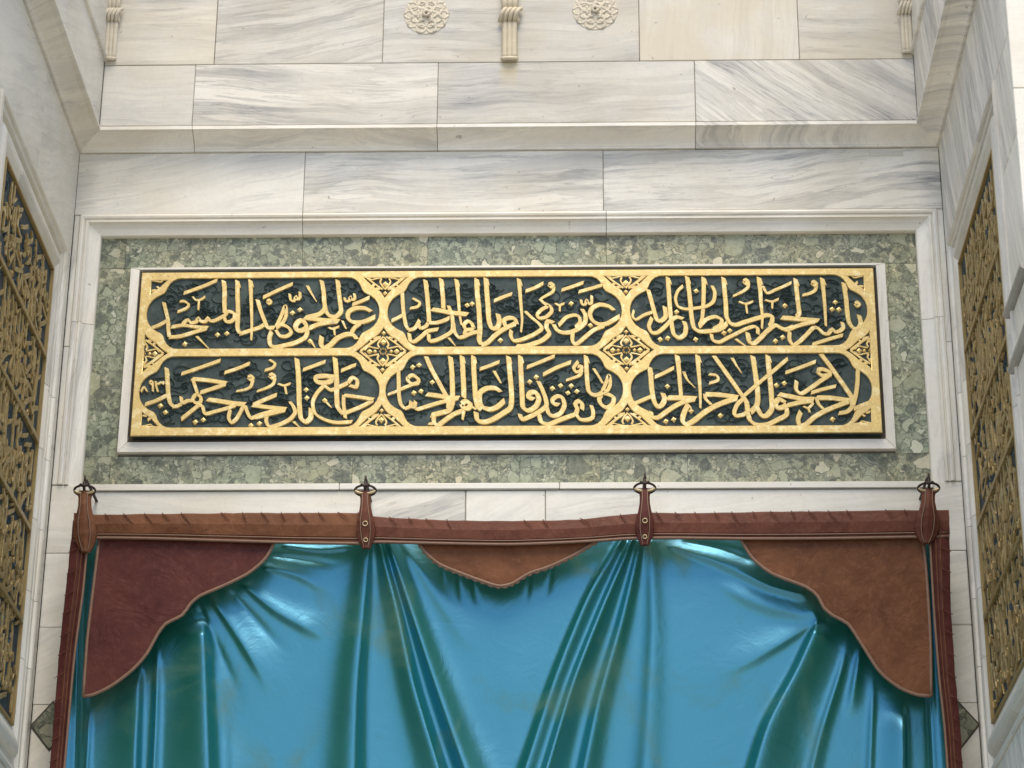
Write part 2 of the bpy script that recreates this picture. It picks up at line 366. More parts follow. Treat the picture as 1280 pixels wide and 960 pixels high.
# traced pen strokes of the inscription: (cartouche, start width, end width, points) in millimetres on the wall
STROKES = [
(0,14,14,"-1213,5838 -1142,5866 -1089,5892"),
(0,16,16,"-1286,5800 -1277,5768 -1266,5726 -1262,5685 -1256,5655"),
(0,16,16,"-1256,5655 -1215,5659 -1169,5674 -1141,5683 -1116,5691"),
(0,15,15,"-1114,5694 -1160,5697 -1208,5704 -1252,5697"),
(0,14,14,"-1266,5726 -1297,5706 -1327,5693"),
(0,15,15,"-1210,5705 -1202,5718 -1190,5727 -1180,5715 -1159,5718 -1153,5735 -1143,5721 -1124,5719 -1116,5735 -1108,5722 -1091,5722 -1069,5734 -1050,5745"),
(0,16,16,"-1053,5745 -1042,5760 -1020,5753 -1016,5732 -1030,5718 -1047,5719 -1056,5738"),
(0,18,18,"-1065,5889 -1059,5844 -1058,5803 -1053,5751"),
(0,18,18,"-1013,5889 -1009,5818 -1004,5755 -1003,5693 -993,5667"),
(0,16,16,"-993,5667 -972,5675 -944,5685 -917,5695 -894,5713"),
(0,18,9,"-964,5891 -958,5818 -952,5740 -949,5683 -949,5641"),
(0,10,10,"-1178,5823 -1167,5810 -1148,5810 -1131,5823"),
(0,10,8,"-1154,5808 -1154,5767"),
(0,12,12,"-1225,5804 -1209,5804 -1191,5790 -1199,5775 -1232,5760"),
(0,15,4,"-1154,5658 -1129,5632 -1104,5605"),
(0,18,18,"-933,5808 -920,5765 -904,5724 -889,5693 -863,5692"),
(0,14,14,"-913,5817 -860,5846 -803,5874"),
(0,12,12,"-897,5799 -889,5808 -881,5799 -889,5790 -897,5799"),
(0,14,14,"-859,5695 -842,5739 -827,5783 -823,5744 -834,5713 -856,5692"),
(0,16,16,"-858,5690 -840,5705 -812,5692 -801,5671 -819,5656 -843,5659 -858,5682"),
(0,18,18,"-874,5677 -881,5651 -876,5620 -855,5612 -823,5619 -786,5629 -749,5650 -741,5674 -747,5705"),
(0,21,21,"-746,5702 -759,5720 -775,5717 -786,5697 -778,5681 -760,5680 -746,5689"),
(0,12,12,"-813,5832 -808,5807 -795,5802 -789,5824 -784,5807 -774,5816 -775,5840"),
(0,15,4,"-748,5866 -733,5837 -710,5798"),
(0,18,18,"-695,5887 -686,5842 -682,5800 -679,5769 -697,5748 -729,5738 -752,5732"),
(0,20,20,"-755,5732 -724,5728 -682,5721 -623,5717"),
(0,18,18,"-734,5689 -700,5704 -653,5713 -625,5716"),
(0,18,18,"-635,5889 -629,5842 -622,5795 -618,5758 -635,5737 -659,5740 -673,5758 -679,5784"),
(0,10,10,"-662,5692 -647,5686 -622,5695"),
(0,10,8,"-641,5687 -637,5659"),
(0,12,8,"-611,5719 -596,5685"),
(0,12,12,"-606,5815 -601,5800 -588,5802 -584,5821 -579,5805 -567,5811 -570,5832"),
(0,14,14,"-576,5785 -544,5799 -512,5815"),
(0,18,18,"-504,5757 -529,5770 -561,5771 -587,5757 -591,5732 -574,5714 -541,5712 -513,5721 -488,5735"),
(0,16,16,"-541,5708 -564,5690 -576,5667"),
(0,20,20,"-555,5643 -570,5661 -595,5662 -628,5646 -652,5619 -675,5606 -687,5622 -686,5655"),
(0,14,4,"-725,5635 -708,5608"),
(1,16,16,"-390,5837 -384,5762 -373,5700 -361,5679"),
(1,15,15,"-361,5679 -340,5686 -326,5710 -322,5720"),
(1,15,15,"-326,5707 -319,5686 -298,5694 -290,5707"),
(1,14,14,"-385,5741 -404,5730 -427,5717"),
(1,18,18,"-304,5886 -296,5824 -290,5761 -286,5709"),
(1,16,16,"-286,5709 -259,5708 -231,5717 -210,5728"),
(1,18,18,"-245,5891 -240,5849 -236,5808 -234,5766"),
(1,20,20,"-278,5764 -245,5758 -203,5749 -142,5742"),
(1,16,16,"-215,5779 -208,5761 -199,5745"),
(1,18,9,"-187,5888 -181,5838 -177,5792 -173,5745 -165,5698"),
(1,16,16,"-360,5666 -354,5635 -339,5632 -313,5653 -291,5674 -251,5682"),
(1,16,16,"-287,5663 -284,5635 -262,5636 -230,5651 -200,5674 -198,5709 -201,5740"),
(1,16,16,"-196,5709 -190,5670 -174,5648 -150,5653 -127,5665 -97,5671"),
(1,16,16,"-117,5681 -132,5680 -148,5680 -156,5698 -143,5714 -128,5706 -119,5685"),
(1,15,15,"-148,5680 -155,5657"),
(1,20,20,"-111,5890 -108,5833 -102,5775 -98,5718 -96,5677 -98,5636 -89,5616"),
(1,18,18,"-89,5614 -66,5626 -43,5651 -16,5674 12,5691 40,5703"),
(1,20,20,"-76,5893 -72,5833 -67,5775 -63,5718 -52,5686 -32,5687 -24,5713 -30,5744"),
(1,14,14,"-45,5798 -10,5814 23,5827"),
(1,18,18,"41,5702 33,5723 12,5727 -6,5718 -1,5695 17,5692 35,5705"),
(1,18,8,"48,5889 53,5821 58,5759 61,5717 57,5667"),
(1,16,16,"72,5754 96,5728 124,5702 134,5681 105,5658 59,5637 31,5633 19,5653 21,5676"),
(1,12,12,"-350,5811 -323,5793 -330,5776 -359,5769"),
(1,15,4,"-212,5646 -185,5611"),
(1,14,14,"73,5837 108,5851 140,5870"),
(1,14,14,"160,5862 169,5870 178,5862 169,5853 160,5862"),
(1,14,10,"179,5860 176,5836 150,5818 129,5805"),
(1,15,15,"127,5805 143,5787 166,5774 171,5753 152,5731 126,5725 117,5739 134,5761 159,5774"),
(1,10,10,"184,5787 199,5778 219,5786"),
(1,10,8,"202,5778 201,5752"),
(1,14,14,"208,5841 248,5855 291,5872"),
(1,14,14,"272,5833 319,5847 361,5861"),
(1,12,12,"281,5800 285,5781 297,5781 302,5800 310,5783 320,5786 321,5817"),
(1,18,18,"404,5756 383,5773 351,5779 323,5765 314,5738 326,5711 350,5698 378,5701 425,5730"),
(1,16,16,"369,5691 331,5676 299,5649 275,5626 257,5616 248,5634 250,5669"),
(1,18,18,"284,5762 297,5737 295,5706 271,5681 243,5667 215,5665 192,5675 178,5700"),
(1,15,15,"197,5695 225,5727 253,5737 272,5731 277,5708 259,5685"),
(1,18,18,"178,5706 156,5712 152,5686 162,5660 136,5634 104,5620 67,5610 39,5612"),
(2,18,18,"532,5841 544,5792 555,5745 564,5714 580,5712 596,5729 593,5770"),
(2,14,10,"548,5748 515,5735 485,5717 473,5730 478,5756"),
(2,16,16,"545,5724 533,5689 544,5663 565,5663 589,5683 612,5708 636,5726 661,5719"),
(2,18,18,"607,5891 610,5817 613,5755 618,5693 625,5656 644,5641 665,5654 670,5683 664,5708"),
(2,12,15,"663,5855 643,5833 634,5802 642,5771 669,5759 707,5762 749,5770 775,5790 781,5827 772,5855"),
(2,18,18,"679,5893 685,5833 689,5781 692,5729 700,5682 721,5666 755,5667 788,5672 809,5682 824,5700"),
(2,18,14,"741,5890 740,5832 736,5765 731,5718 720,5690"),
(2,16,16,"719,5685 747,5716 780,5727 803,5715 800,5695 770,5674"),
(2,18,18,"815,5889 818,5832 821,5775 822,5728 835,5700 858,5693 886,5703 919,5714 947,5723 971,5732 991,5726 989,5701 978,5686"),
(2,14,14,"890,5872 899,5881 907,5872 898,5862 890,5872"),
(2,14,9,"908,5870 905,5847 881,5828 848,5811"),
(2,10,10,"870,5789 896,5779 923,5789"),
(2,10,8,"896,5780 899,5739"),
(2,20,9,"948,5888 951,5831 952,5779 955,5727 952,5676"),
(2,12,12,"962,5852 976,5823 1009,5837 1040,5851 1069,5866"),
(2,15,15,"764,5656 769,5631 794,5623 824,5640 857,5657 890,5675 923,5686 936,5678 936,5654"),
(2,18,18,"898,5661 903,5625 921,5617 944,5637 973,5668 1002,5690 1024,5678 1043,5673 1066,5683"),
(2,15,4,"854,5635 872,5620 892,5604"),
(2,10,10,"968,5795 994,5788 1019,5799"),
(2,10,8,"994,5788 993,5759"),
(2,18,18,"1084,5882 1087,5830 1090,5778 1092,5737 1079,5724"),
(2,20,20,"1026,5721 1061,5718 1107,5713 1164,5708"),
(2,16,16,"1153,5704 1107,5694 1078,5684 1055,5674 1041,5670"),
(2,14,14,"1144,5862 1153,5871 1162,5862 1153,5853 1144,5862"),
(2,14,12,"1162,5860 1156,5835 1135,5821 1107,5814"),
(2,18,10,"1184,5884 1187,5824 1189,5762 1189,5686"),
(2,18,18,"1263,5864 1269,5803 1271,5751 1275,5704 1289,5678 1307,5674 1319,5696 1314,5730"),
(2,15,15,"1303,5775 1310,5784 1317,5775 1309,5767 1303,5775"),
(2,16,16,"1054,5664 1053,5629 1067,5609 1090,5624 1114,5648 1143,5679 1161,5676 1179,5656 1197,5655 1212,5673 1223,5661 1239,5665 1253,5679 1250,5701"),
(2,14,14,"1135,5610 1196,5631 1251,5648"),
(3,14,14,"-1202,5504 -1130,5531 -1059,5559"),
(3,14,14,"-1042,5508 -994,5525 -949,5546"),
(3,12,12,"-877,5560 -856,5545 -863,5527 -892,5517"),
(3,14,14,"-953,5487 -944,5496 -934,5487 -943,5478 -953,5487"),
(3,14,9,"-934,5482 -942,5451 -962,5440 -994,5433"),
(3,14,14,"-875,5494 -865,5503 -854,5494 -865,5485 -875,5494"),
(3,14,9,"-853,5489 -859,5461 -884,5445 -918,5432"),
(3,18,18,"-1162,5484 -1103,5478 -1033,5466"),
(3,16,16,"-1033,5463 -1074,5447 -1128,5428"),
(3,15,15,"-1159,5483 -1148,5453 -1138,5425"),
(3,15,15,"-1137,5420 -1124,5407 -1126,5388 -1144,5387 -1154,5402 -1146,5418 -1137,5420"),
(3,15,15,"-1150,5395 -1173,5395 -1191,5386 -1198,5412"),
(3,15,15,"-1191,5386 -1209,5375 -1225,5372"),
(3,18,18,"-1259,5529 -1252,5473 -1246,5423 -1237,5387 -1222,5372"),
(3,15,15,"-1251,5418 -1289,5397 -1330,5382"),
(3,9,9,"-1348,5433 -1338,5453 -1325,5433"),
(3,9,9,"-1319,5470 -1313,5477 -1306,5470 -1312,5463 -1318,5469"),
(3,9,9,"-1306,5470 -1304,5434"),
(3,9,9,"-1296,5475 -1292,5453 -1285,5432"),
(3,9,9,"-1296,5471 -1286,5463 -1277,5471 -1266,5464 -1267,5475"),
(3,15,15,"-1192,5321 -1161,5349 -1130,5376 -1116,5372 -1105,5343 -1069,5351 -1023,5365 -991,5376"),
(3,20,20,"-1100,5401 -1052,5393 -1006,5385 -959,5380"),
(3,15,15,"-1013,5361 -1017,5326 -1006,5307 -989,5321 -976,5346 -964,5375"),
(3,16,16,"-959,5376 -946,5341 -933,5325 -897,5339 -865,5349 -834,5360"),
(3,16,16,"-875,5345 -878,5313 -864,5290 -827,5299 -791,5319 -773,5345 -780,5370 -794,5390"),
(3,18,18,"-931,5376 -899,5371 -852,5365 -807,5360"),
(3,16,16,"-931,5377 -891,5396 -843,5418"),
(3,10,10,"-841,5462 -818,5455 -794,5463"),
(3,10,10,"-815,5455 -808,5420"),
(3,18,18,"-807,5357 -857,5344 -916,5328"),
(3,20,20,"-776,5565 -768,5506 -763,5445 -759,5385 -751,5325 -733,5309 -715,5324 -715,5362"),
(3,14,14,"-751,5518 -712,5534 -668,5552"),
(3,20,20,"-634,5489 -669,5493 -701,5488 -696,5469 -663,5466 -635,5478"),
(3,16,16,"-670,5455 -643,5436 -607,5451 -580,5466"),
(3,16,16,"-580,5466 -566,5486 -548,5475 -551,5448 -575,5454"),
(3,15,15,"-668,5456 -694,5425 -709,5387 -700,5344 -667,5319 -620,5305 -561,5308"),
(3,20,20,"-634,5567 -628,5521 -624,5470 -622,5419 -617,5369 -601,5345 -587,5346"),
(3,14,14,"-609,5513 -582,5526 -554,5538"),
(3,16,16,"-596,5414 -550,5408 -485,5397"),
(3,16,16,"-485,5396 -521,5373 -585,5344"),
(3,15,15,"-596,5414 -595,5379 -587,5323"),
(3,14,6,"-661,5389 -639,5365"),
(3,15,4,"-777,5310 -751,5284"),
(4,16,16,"-397,5527 -394,5469 -392,5418 -384,5378 -367,5358"),
(4,16,16,"-361,5485 -342,5494 -321,5477 -324,5461 -346,5459 -361,5474 -360,5485"),
(4,15,10,"-323,5464 -365,5447 -401,5429 -433,5416"),
(4,15,15,"-367,5360 -349,5368 -346,5389"),
(4,15,15,"-348,5368 -334,5365 -330,5389"),
(4,16,16,"-334,5364 -321,5357 -280,5371 -239,5384 -207,5392 -170,5401"),
(4,20,20,"-290,5417 -248,5411 -207,5402 -170,5401"),
(4,20,20,"-295,5570 -274,5519 -250,5473 -221,5417 -207,5392 -208,5357"),
(4,20,20,"-205,5569 -199,5518 -196,5468 -194,5417 -194,5382 -206,5352 -238,5341 -272,5333"),
(4,20,20,"-161,5571 -158,5518 -154,5457 -152,5402"),
(4,20,20,"-119,5571 -117,5518 -113,5457 -109,5401 -99,5361 -84,5356"),
(4,21,21,"-160,5374 -147,5388 -128,5376 -135,5359 -153,5362 -160,5374"),
(4,18,18,"-158,5349 -187,5336 -215,5316 -244,5293 -260,5302 -262,5330"),
(4,14,14,"-279,5300 -262,5296"),
(4,15,9,"-151,5352 -156,5314"),
(4,12,12,"-128,5371 -107,5355"),
(4,20,20,"-16,5425 -37,5440 -69,5439 -92,5422 -94,5391 -82,5364 -54,5355 -27,5366 -2,5390"),
(4,14,14,"-95,5517 -56,5532 -22,5547"),
(4,16,9,"-42,5510 -16,5460"),
(4,20,20,"11,5568 16,5507 21,5451 24,5401 19,5360 -8,5338 -40,5317 -72,5304 -100,5311 -107,5344"),
(4,20,20,"55,5570 57,5517 60,5456 63,5401 66,5363 86,5349 113,5365 124,5395 113,5421 93,5421 85,5403 106,5394"),
(4,14,14,"79,5523 127,5544 183,5569"),
(4,15,15,"139,5493 187,5520 243,5544"),
(4,18,18,"122,5467 136,5435 148,5400 151,5367 123,5343 91,5325 63,5315 54,5336"),
(4,18,18,"150,5370 162,5335 182,5327 205,5340 218,5370 210,5400 192,5406 174,5392 179,5376 199,5372"),
(4,18,18,"125,5335 132,5305 160,5294 196,5309 233,5324 258,5333"),
(4,18,18,"260,5334 265,5354 258,5374 270,5387 283,5374 282,5352"),
(4,16,16,"260,5334 275,5314 298,5311 320,5319 323,5344 316,5369"),
(4,14,14,"270,5546 253,5521 261,5504 277,5508 283,5527 268,5526"),
(4,14,10,"283,5515 275,5490 224,5470"),
(4,18,18,"298,5569 300,5515 303,5455 309,5423 327,5410 348,5413 362,5424"),
(4,14,14,"357,5424 371,5457 383,5490 387,5454 377,5429 358,5417"),
(4,18,18,"357,5419 380,5413 399,5399 394,5373 374,5360 353,5373 346,5394 355,5414"),
(4,14,10,"326,5518 344,5487 360,5457"),
(5,20,20,"533,5522 537,5484 539,5438 545,5393 557,5365 575,5368 586,5393 579,5417"),
(5,15,15,"536,5403 501,5387 464,5371"),
(5,14,14,"551,5481 586,5498 623,5519"),
(5,20,15,"635,5569 640,5518 643,5463 646,5412 643,5400"),
(5,21,21,"595,5397 643,5397 701,5394"),
(5,18,18,"700,5391 657,5381 620,5362 587,5338 559,5318 539,5322 535,5343"),
(5,15,4,"658,5502 672,5468 699,5437"),
(5,20,9,"711,5569 713,5513 716,5452 717,5397 716,5356"),
(5,20,20,"673,5372 656,5337 650,5307 664,5291 692,5306 729,5337 766,5361 803,5378 854,5396"),
(5,20,20,"733,5411 786,5409 854,5399"),
(5,15,15,"734,5411 737,5392 757,5369"),
(5,12,12,"751,5492 779,5487 783,5467 750,5455"),
(5,20,20,"771,5566 802,5517 833,5467 864,5416 885,5379 889,5341"),
(5,16,16,"877,5394 853,5371 840,5341 844,5324 873,5329 889,5341"),
(5,14,14,"1043,5553 991,5506 932,5454 878,5405"),
(5,15,4,"838,5557 853,5527 871,5496"),
(5,20,20,"914,5565 920,5512 925,5456 928,5406 923,5366 900,5338"),
(5,20,20,"970,5567 972,5511 976,5451 978,5396 977,5351 957,5325 939,5326 922,5361"),
(5,18,18,"889,5339 895,5309 919,5289 960,5290 997,5308 1030,5328 1031,5358"),
(5,20,20,"1026,5378 1005,5390 992,5373 999,5355 1022,5359 1031,5370"),
(5,21,21,"1004,5410 1049,5400 1094,5390 1132,5389"),
(5,18,18,"1131,5384 1075,5375 1032,5364"),
(5,14,14,"1032,5496 1090,5518 1146,5541"),
(5,18,18,"1147,5504 1168,5510 1193,5499 1194,5486 1167,5484 1149,5499"),
(5,16,16,"1192,5484 1157,5460 1124,5435 1088,5412 1069,5429 1072,5463"),
(5,14,14,"1123,5415 1169,5430 1216,5442"),
(5,20,20,"1140,5395 1195,5394 1263,5384"),
(5,15,15,"1141,5395 1149,5370 1166,5350"),
(5,18,18,"1263,5380 1221,5364 1175,5344 1133,5319 1099,5289 1077,5285 1072,5310 1083,5340"),
(5,10,10,"1093,5361 1111,5354 1131,5375"),
(5,10,10,"1111,5354 1115,5336"),
(5,21,21,"1166,5571 1196,5525 1226,5475 1256,5424 1273,5389 1273,5359"),
(5,16,16,"1299,5507 1294,5449 1285,5399 1271,5359 1252,5339 1220,5332"),
(5,16,16,"1277,5349 1308,5363 1347,5379"),
]
DOTS = [(0,-1077,5665),(0,-1042,5670),(0,-1197,5628),(0,-800,5754),(0,-772,5767),(0,-730,5637),(1,-145,5781),(1,-127,5787),(1,-20,5636),(1,244,5786),(1,315,5695),(2,637,5749),(2,712,5835),(2,811,5661),(2,833,5670),(2,574,5636),(2,602,5641),(2,705,5635),(2,1041,5772),(2,1229,5785),(2,1216,5756),(2,1241,5755),(2,1001,5627),(2,1028,5642),(3,-1273,5377),(3,-1253,5350),(3,-1140,5311),(3,-1111,5319),(3,-934,5296),(3,-903,5304),(3,-736,5438),(3,-732,5405),(3,-666,5395),(4,-344,5528),(4,-320,5536),(4,-270,5466),(4,-337,5424),(4,-311,5430),(4,90,5466),(4,114,5485),(4,174,5439),(4,204,5450),(4,243,5449),(4,231,5420),(4,264,5426),(5,597,5445),(5,682,5345),(5,789,5327),(5,618,5312),(5,589,5305),(5,998,5447),(5,1027,5455),(5,1198,5310)]
CARTOUCHES = [(-1347, -474, 5607, 5899), (-442, 432, 5610, 5898), (464, 1345, 5607, 5898), (-1354, -465, 5288, 5575), (-441, 433, 5289, 5577), (463, 1346, 5285, 5575)]


# ------------------------------------------------------------------ ground
def ground():
    m, nt, b = new_mat('courtyard_paving'); g = G(nt)
    geo = g.n('ShaderNodeNewGeometry')
    br = g.n('ShaderNodeTexBrick'); br.inputs['Scale'].default_value = 1.0
    br.inputs['Brick Width'].default_value = .9; br.inputs['Row Height'].default_value = .6; br.inputs['Mortar Size'].default_value = .012
    br.inputs['Color1'].default_value = (.50, .46, .40, 1); br.inputs['Color2'].default_value = (.56, .52, .45, 1); br.inputs['Mortar'].default_value = (.16, .14, .12, 1)
    g.l(geo.outputs['Position'], br.inputs['Vector'])
    c = g.mix(.25, br.outputs[0], g.ramp(g.noise(geo.outputs['Position'], .8, 5, .6), [(.3, .25), (.7, .5)]))
    g.l(c, b.inputs['Base Color']); b.inputs['Roughness'].default_value = .7
    s = 400
    o = mesh_obj('ground', [(-s, -s, 0), (s, -s, 0), (s, s, 0), (-s, s, 0)], [(0, 1, 2, 3)], m)
    o['kind'] = 'structure'
ground()

# ------------------------------------------------------------------ back wall of the portal niche
X0 = 1.652          # half width of the niche
PR = .085           # how far everything above the cornice stands forward
back = thing('back_wall', 'veined white marble wall at the back of the portal, above and around the curtained doorway', 'wall', (0, 0, 0))
WB = .0011
def bb(x0, x1, y0, z0, z1, ang=0., vein=.5, tone=1., name='marble_block', mat=None, depth=.12):
    wb = RJ.uniform(.0005, .0013) if mat is None else .0004
    return block(back, x0+wb, x1-wb, y0, y0+depth, z0+wb, z1-wb, mat or MARBLE, name, ang, vein, tone, bev=None if mat is None else .0006)
# dark bedding mortar seen in the joints
mesh_obj('mortar_bed', [(-1.7, .112, 0), (1.7, .112, 0), (1.7, .112, 8.2), (-1.7, .112, 8.2), (-1.7, .9, 0), (1.7, .9, 0), (1.7, .9, 8.2), (-1.7, .9, 8.2)],
         [(0, 1, 2, 3), (4, 7, 6, 5), (0, 4, 5, 1), (3, 2, 6, 7), (0, 3, 7, 4), (1, 5, 6, 2)], MORTAR, back)
mesh_obj('mortar_joint', [(-1.56, -PR+.012, 6.505), (1.56, -PR+.012, 6.505), (1.56, -PR+.012, 8.0), (-1.56, -PR+.012, 8.0)], [(0, 1, 2, 3)], MORTAR, back)
mesh_obj('mortar_joint', [(-1.65, .014, 6.16), (1.65, .014, 6.16), (1.65, .014, 6.44), (-1.65, .014, 6.44)], [(0, 1, 2, 3)], MORTAR, back)
mesh_obj('mortar_joint', [(-1.65, .022, 4.6), (1.65, .022, 4.6), (1.65, .022, 5.06), (-1.65, .022, 5.06)], [(0, 1, 2, 3)], MORTAR, back)
# row above the carved band (upper part of the photograph)
XU = X0-PR
TOPZ = 7.62
for i_, (a, b_, an, ve, to) in enumerate([(-XU, -1.139, .03, .75, .90), (-1.139, -.484, .20, 1.0, .80), (-.484, .512, .03, .65, .78), (.512, 1.129, 1.45, .35, .86), (1.129, XU, -.12, .8, .82)]):
    bb(a, b_, -PR, 6.783, TOPZ, an, ve, to, depth=.19)['stain'] = (.35, .1, .3, .5, .4)[i_]
for a, b_, an, ve, to in [(-XU, -.7, .03, .6, 1), (-.7, .3, .1, .8, .95), (.3, XU, -.05, .7, .9)]:
    bb(a, b_, -PR, TOPZ, 8.1, an, ve, to, depth=.19)
for a, b_, an, ve, to in [(-XU, -1.209, .0, .45, .88), (-1.209, -.267, -.03, 1.0, .94), (-.267, .723, .05, .65, .80), (.723, XU, -.62, .95, .90)]:
    bb(a, b_, -PR, 6.512, 6.783, an, ve, to, depth=.19)

# cornice with a hollow moulding under a fillet, mitred into the side walls
CORN = [(0, 6.432), (.008, 6.432), (.008, 6.440)] + [(.008+.066*(1-math.cos(t)), 6.441+.062*math.sin(t)) for t in [math.pi/2*k/7 for k in range(8)]]
CORN = [(0, 6.440), (.010, 6.440), (.010, 6.447)] + [(.012+.060*(k/7)**1.3, 6.449+.039*(k/7)**.85) for k in range(8)] + [(.076, 6.488), (.076, 6.491), (.091, 6.493), (.091, 6.507), (PR+.001, 6.5095), (-.02, 6.5095)]
CORN.append((-.02, 6.440))
def cornice_back(a, b_, ang, vein, tone):
    r = []
    for x, m in ((a, a < -1.6), (b_, b_ > 1.6)):
        sgn = 1 if x < 0 else -1
        r.append([(x+(sgn*p if m else (WB if x == a else -WB)), -p, z) for p, z in CORN])
    loft('cornice_moulding', r, MARBLE, back, ang=ang, vein=vein, tone=tone)
for a, b_, an, ve, to in [(-X0, -1.206, 0, .3, 1.08), (-1.206, -.267, -.02, .6, 1.1), (-.267, .722, .03, .3, 1.1), (.722, X0, -.6, .6, 1.1)]:
    cornice_back(a, b_, an, ve, to)
# broad plain course below the cornice
for a, b_, an, ve, to in [(-X0, -.778, .22, .5, 1.03), (-.778, .368, .03, .75, 1.02), (.368, X0, .10, .9, .96), (1.385, X0, .10, .8, .96)]:
    if a > 1.3:
        bb(a, a+.13, -.0012, 6.402, 6.436, an, .3, .9, 'repair_patch', depth=.004); bb(a-.0012, a+.1312, -.0004, 6.4008, 6.4372, 0, 0, 1, 'patch_joint', CARVED, .003)
    else:
        bb(a, b_, 0, 6.174, 6.439, an, ve, to)
# moulded frame round the green stone: profile (inset, depth into the wall)
FR = [(0, .10), (0, -.004), (.008, -.006), (.015, -.004), (.017, .004), (.021, .004), (.024, -.003), (.032, -.003), (.035, .006), (.040, .012), (.052, .017), (.068, .021), (.077, .023), (.080, .030), (.080, .10)]
FX, FZ, FB = 1.627, 6.1725, 5.064
def frame_top(a, b_, ang, vein, tone):
    r = []
    for x in (a, b_):
        m = abs(x) > FX-.01; s = 1 if x < 0 else -1
        r.append([(x+(s*t if m else (WB if x == a else -WB)), d, FZ-t) for t, d in FR])
    loft('frame_moulding', r, MARBLE, back, ang=ang, vein=vein, tone=tone)
for a, b_, an, ve, to in [(-FX, -.777, 0, .25, 1.02), (-.777, .378, .02, .25, 1.02), (.378, FX, .05, .45, 1.0)]:
    frame_top(a, b_, an, ve, to)
def frame_side(s, z0, z1, top, vein, tone):
    r = []
    for z in (z0, z1):
        m = z == z1 and top
        r.append([(s*(FX-t), d, z-(t if m else (WB if z == z1 else -WB))) for t, d in FR])
    loft('frame_moulding', r, MARBLE, back, ang=1.5, vein=vein, tone=tone)
for s in (-1, 1):
    frame_side(s, 5.72, FZ, True, .5, 1.08); frame_side(s, FB, 5.72, False, .5, 1.08)
    # plain margin outside the frame, to the corner of the niche
    for za, zb in ((5.62, 6.174), (FB, 5.62)):
        bb(*sorted((s*FX, s*X0)), .002, za, zb, 1.5, .4, 1.06, depth=.10)
# green breccia slabs round the inscription
GY = .045
gx = FX-.080
for a, b_, to in [(-gx, -1.453, .85), (-1.453, -.777, .94), (-.777, -.30, .95), (-.30, .378, .95), (.378, gx, .90)]:
    bb(a, b_, GY, 5.965, 6.101, 0, 0, to, 'breccia_slab', BRECCIA, .06)
for a, b_, to in [(-gx, -1.45, .80), (-1.45, -.559, .86), (-.559, .055, .88), (.055, .347, .88), (.347, .667, .86), (.667, gx, .90)]:
    bb(a, b_, GY, 5.082, 5.192, 0, 0, to, 'breccia_slab', BRECCIA, .06)
for s in (-1, 1):
    bb(*sorted((s*gx, s*1.424)), GY, 5.192, 5.965, 0, 0, .92 if s < 0 else 1.02, 'breccia_slab', BRECCIA, .06)
# lintel and jambs of the doorway
for a, b_, to in [(-1.547, -.60, 1.0), (-.60, .20, 1.02), (.20, 1.547, 1.02)]:
    bb(a, b_, -.004, 5.038, 5.064, 0, .10, to, 'lintel_fillet', None, .09)
for a, b_, an, ve in [(-1.547, -.505, -.1, .35), (-.505, -.14, .35, .8), (-.14, .149, .5, .3), (.149, .51, .2, .3), (.51, 1.547, .1, .3)]:
    bb(a, b_, .006, 4.62, 5.037, an, ve, 1.08)
for s in (-1, 1):
    for i, (za, zb) in enumerate(((4.80, FB), (4.52, 4.80), (4.235, 4.52), (3.5, 4.235), (2.6, 3.5), (1.7, 2.6), (.8, 1.7), (0, .8))):
        xa, xb = sorted((s*(1.547 if i == 0 else 1.40), s*X0))
        bb(xa, xb, .006, za, zb, .1+.2*i, .35, 1.12)
    # dark green lozenge inlay in the jamb
    cx, cz = s*1.580, 4.156
    hw, hz = .068, .082
    pts = [(cx-hw, cz), (cx, cz-hz), (cx+hw, cz), (cx, cz+hz)]
    loft('breccia_lozenge', [[(x, .002, z) for x, z in pts], [(x, .02, z) for x, z in pts]], BRECCIA, back, tone=.62)
    rim = [(cx+(x-cx)*1.13, cz+(z-cz)*1.13) for x, z in pts]
    loft('lozenge_joint', [[(x, .0045, z) for x, z in rim], [(x, .018, z) for x, z in rim]], MORTAR, back)
# door leaf behind the curtain
block(back, -1.39, 1.39, .06, .10, 0.02, 4.60, plain('dark_door_wood', (.06, .035, .02), .6), 'door_leaf')
# white marble frame close round the gilded slab
def panel_frame():
    X, Z1, Z0, t, yo = 1.4245, 5.958, 5.202, .034, .024
    A = [(-X, Z0), (X, Z0), (X, Z1), (-X, Z1)]
    I = [(-X+t, Z0+t+.004), (X-t, Z0+t+.004), (X-t, Z1-t+.026), (-X+t, Z1-t+.026)]
    for k in range(4):
        j = (k+1) % 4
        quad = [A[k], A[j], I[j], I[k]]
        c = (sum(p[0] for p in quad)/4, sum(p[1] for p in quad)/4)
        sh = lambda p, q: (p[0]+(c[0]-p[0])*q/max(.3, abs(c[0]-p[0])+abs(c[1]-p[1])), p[1]+(c[1]-p[1])*q/max(.3, abs(c[0]-p[0])+abs(c[1]-p[1])))
        r = [[(p[0], .07, p[1]) for p in quad], [(p[0], yo+.003, p[1]) for p in quad], [(sh(p, .003)[0], yo, sh(p, .003)[1]) for p in quad]]
        loft('inner_frame_strip', r, MARBLE, back, ang=0 if k % 2 == 0 else 1.5, vein=.35, tone=1.13)
    loft('shadow_gap', [[(x, .044, z) for x, z in ((-1.395, 5.232), (1.395, 5.232), (1.395, 5.946), (-1.395, 5.946))], [(x, .06, z) for x, z in ((-1.395, 5.232), (1.395, 5.232), (1.395, 5.946), (-1.395, 5.946))]], GAP, back)  # groove floor coloured dark to stand in for shade round the slab
panel_frame()

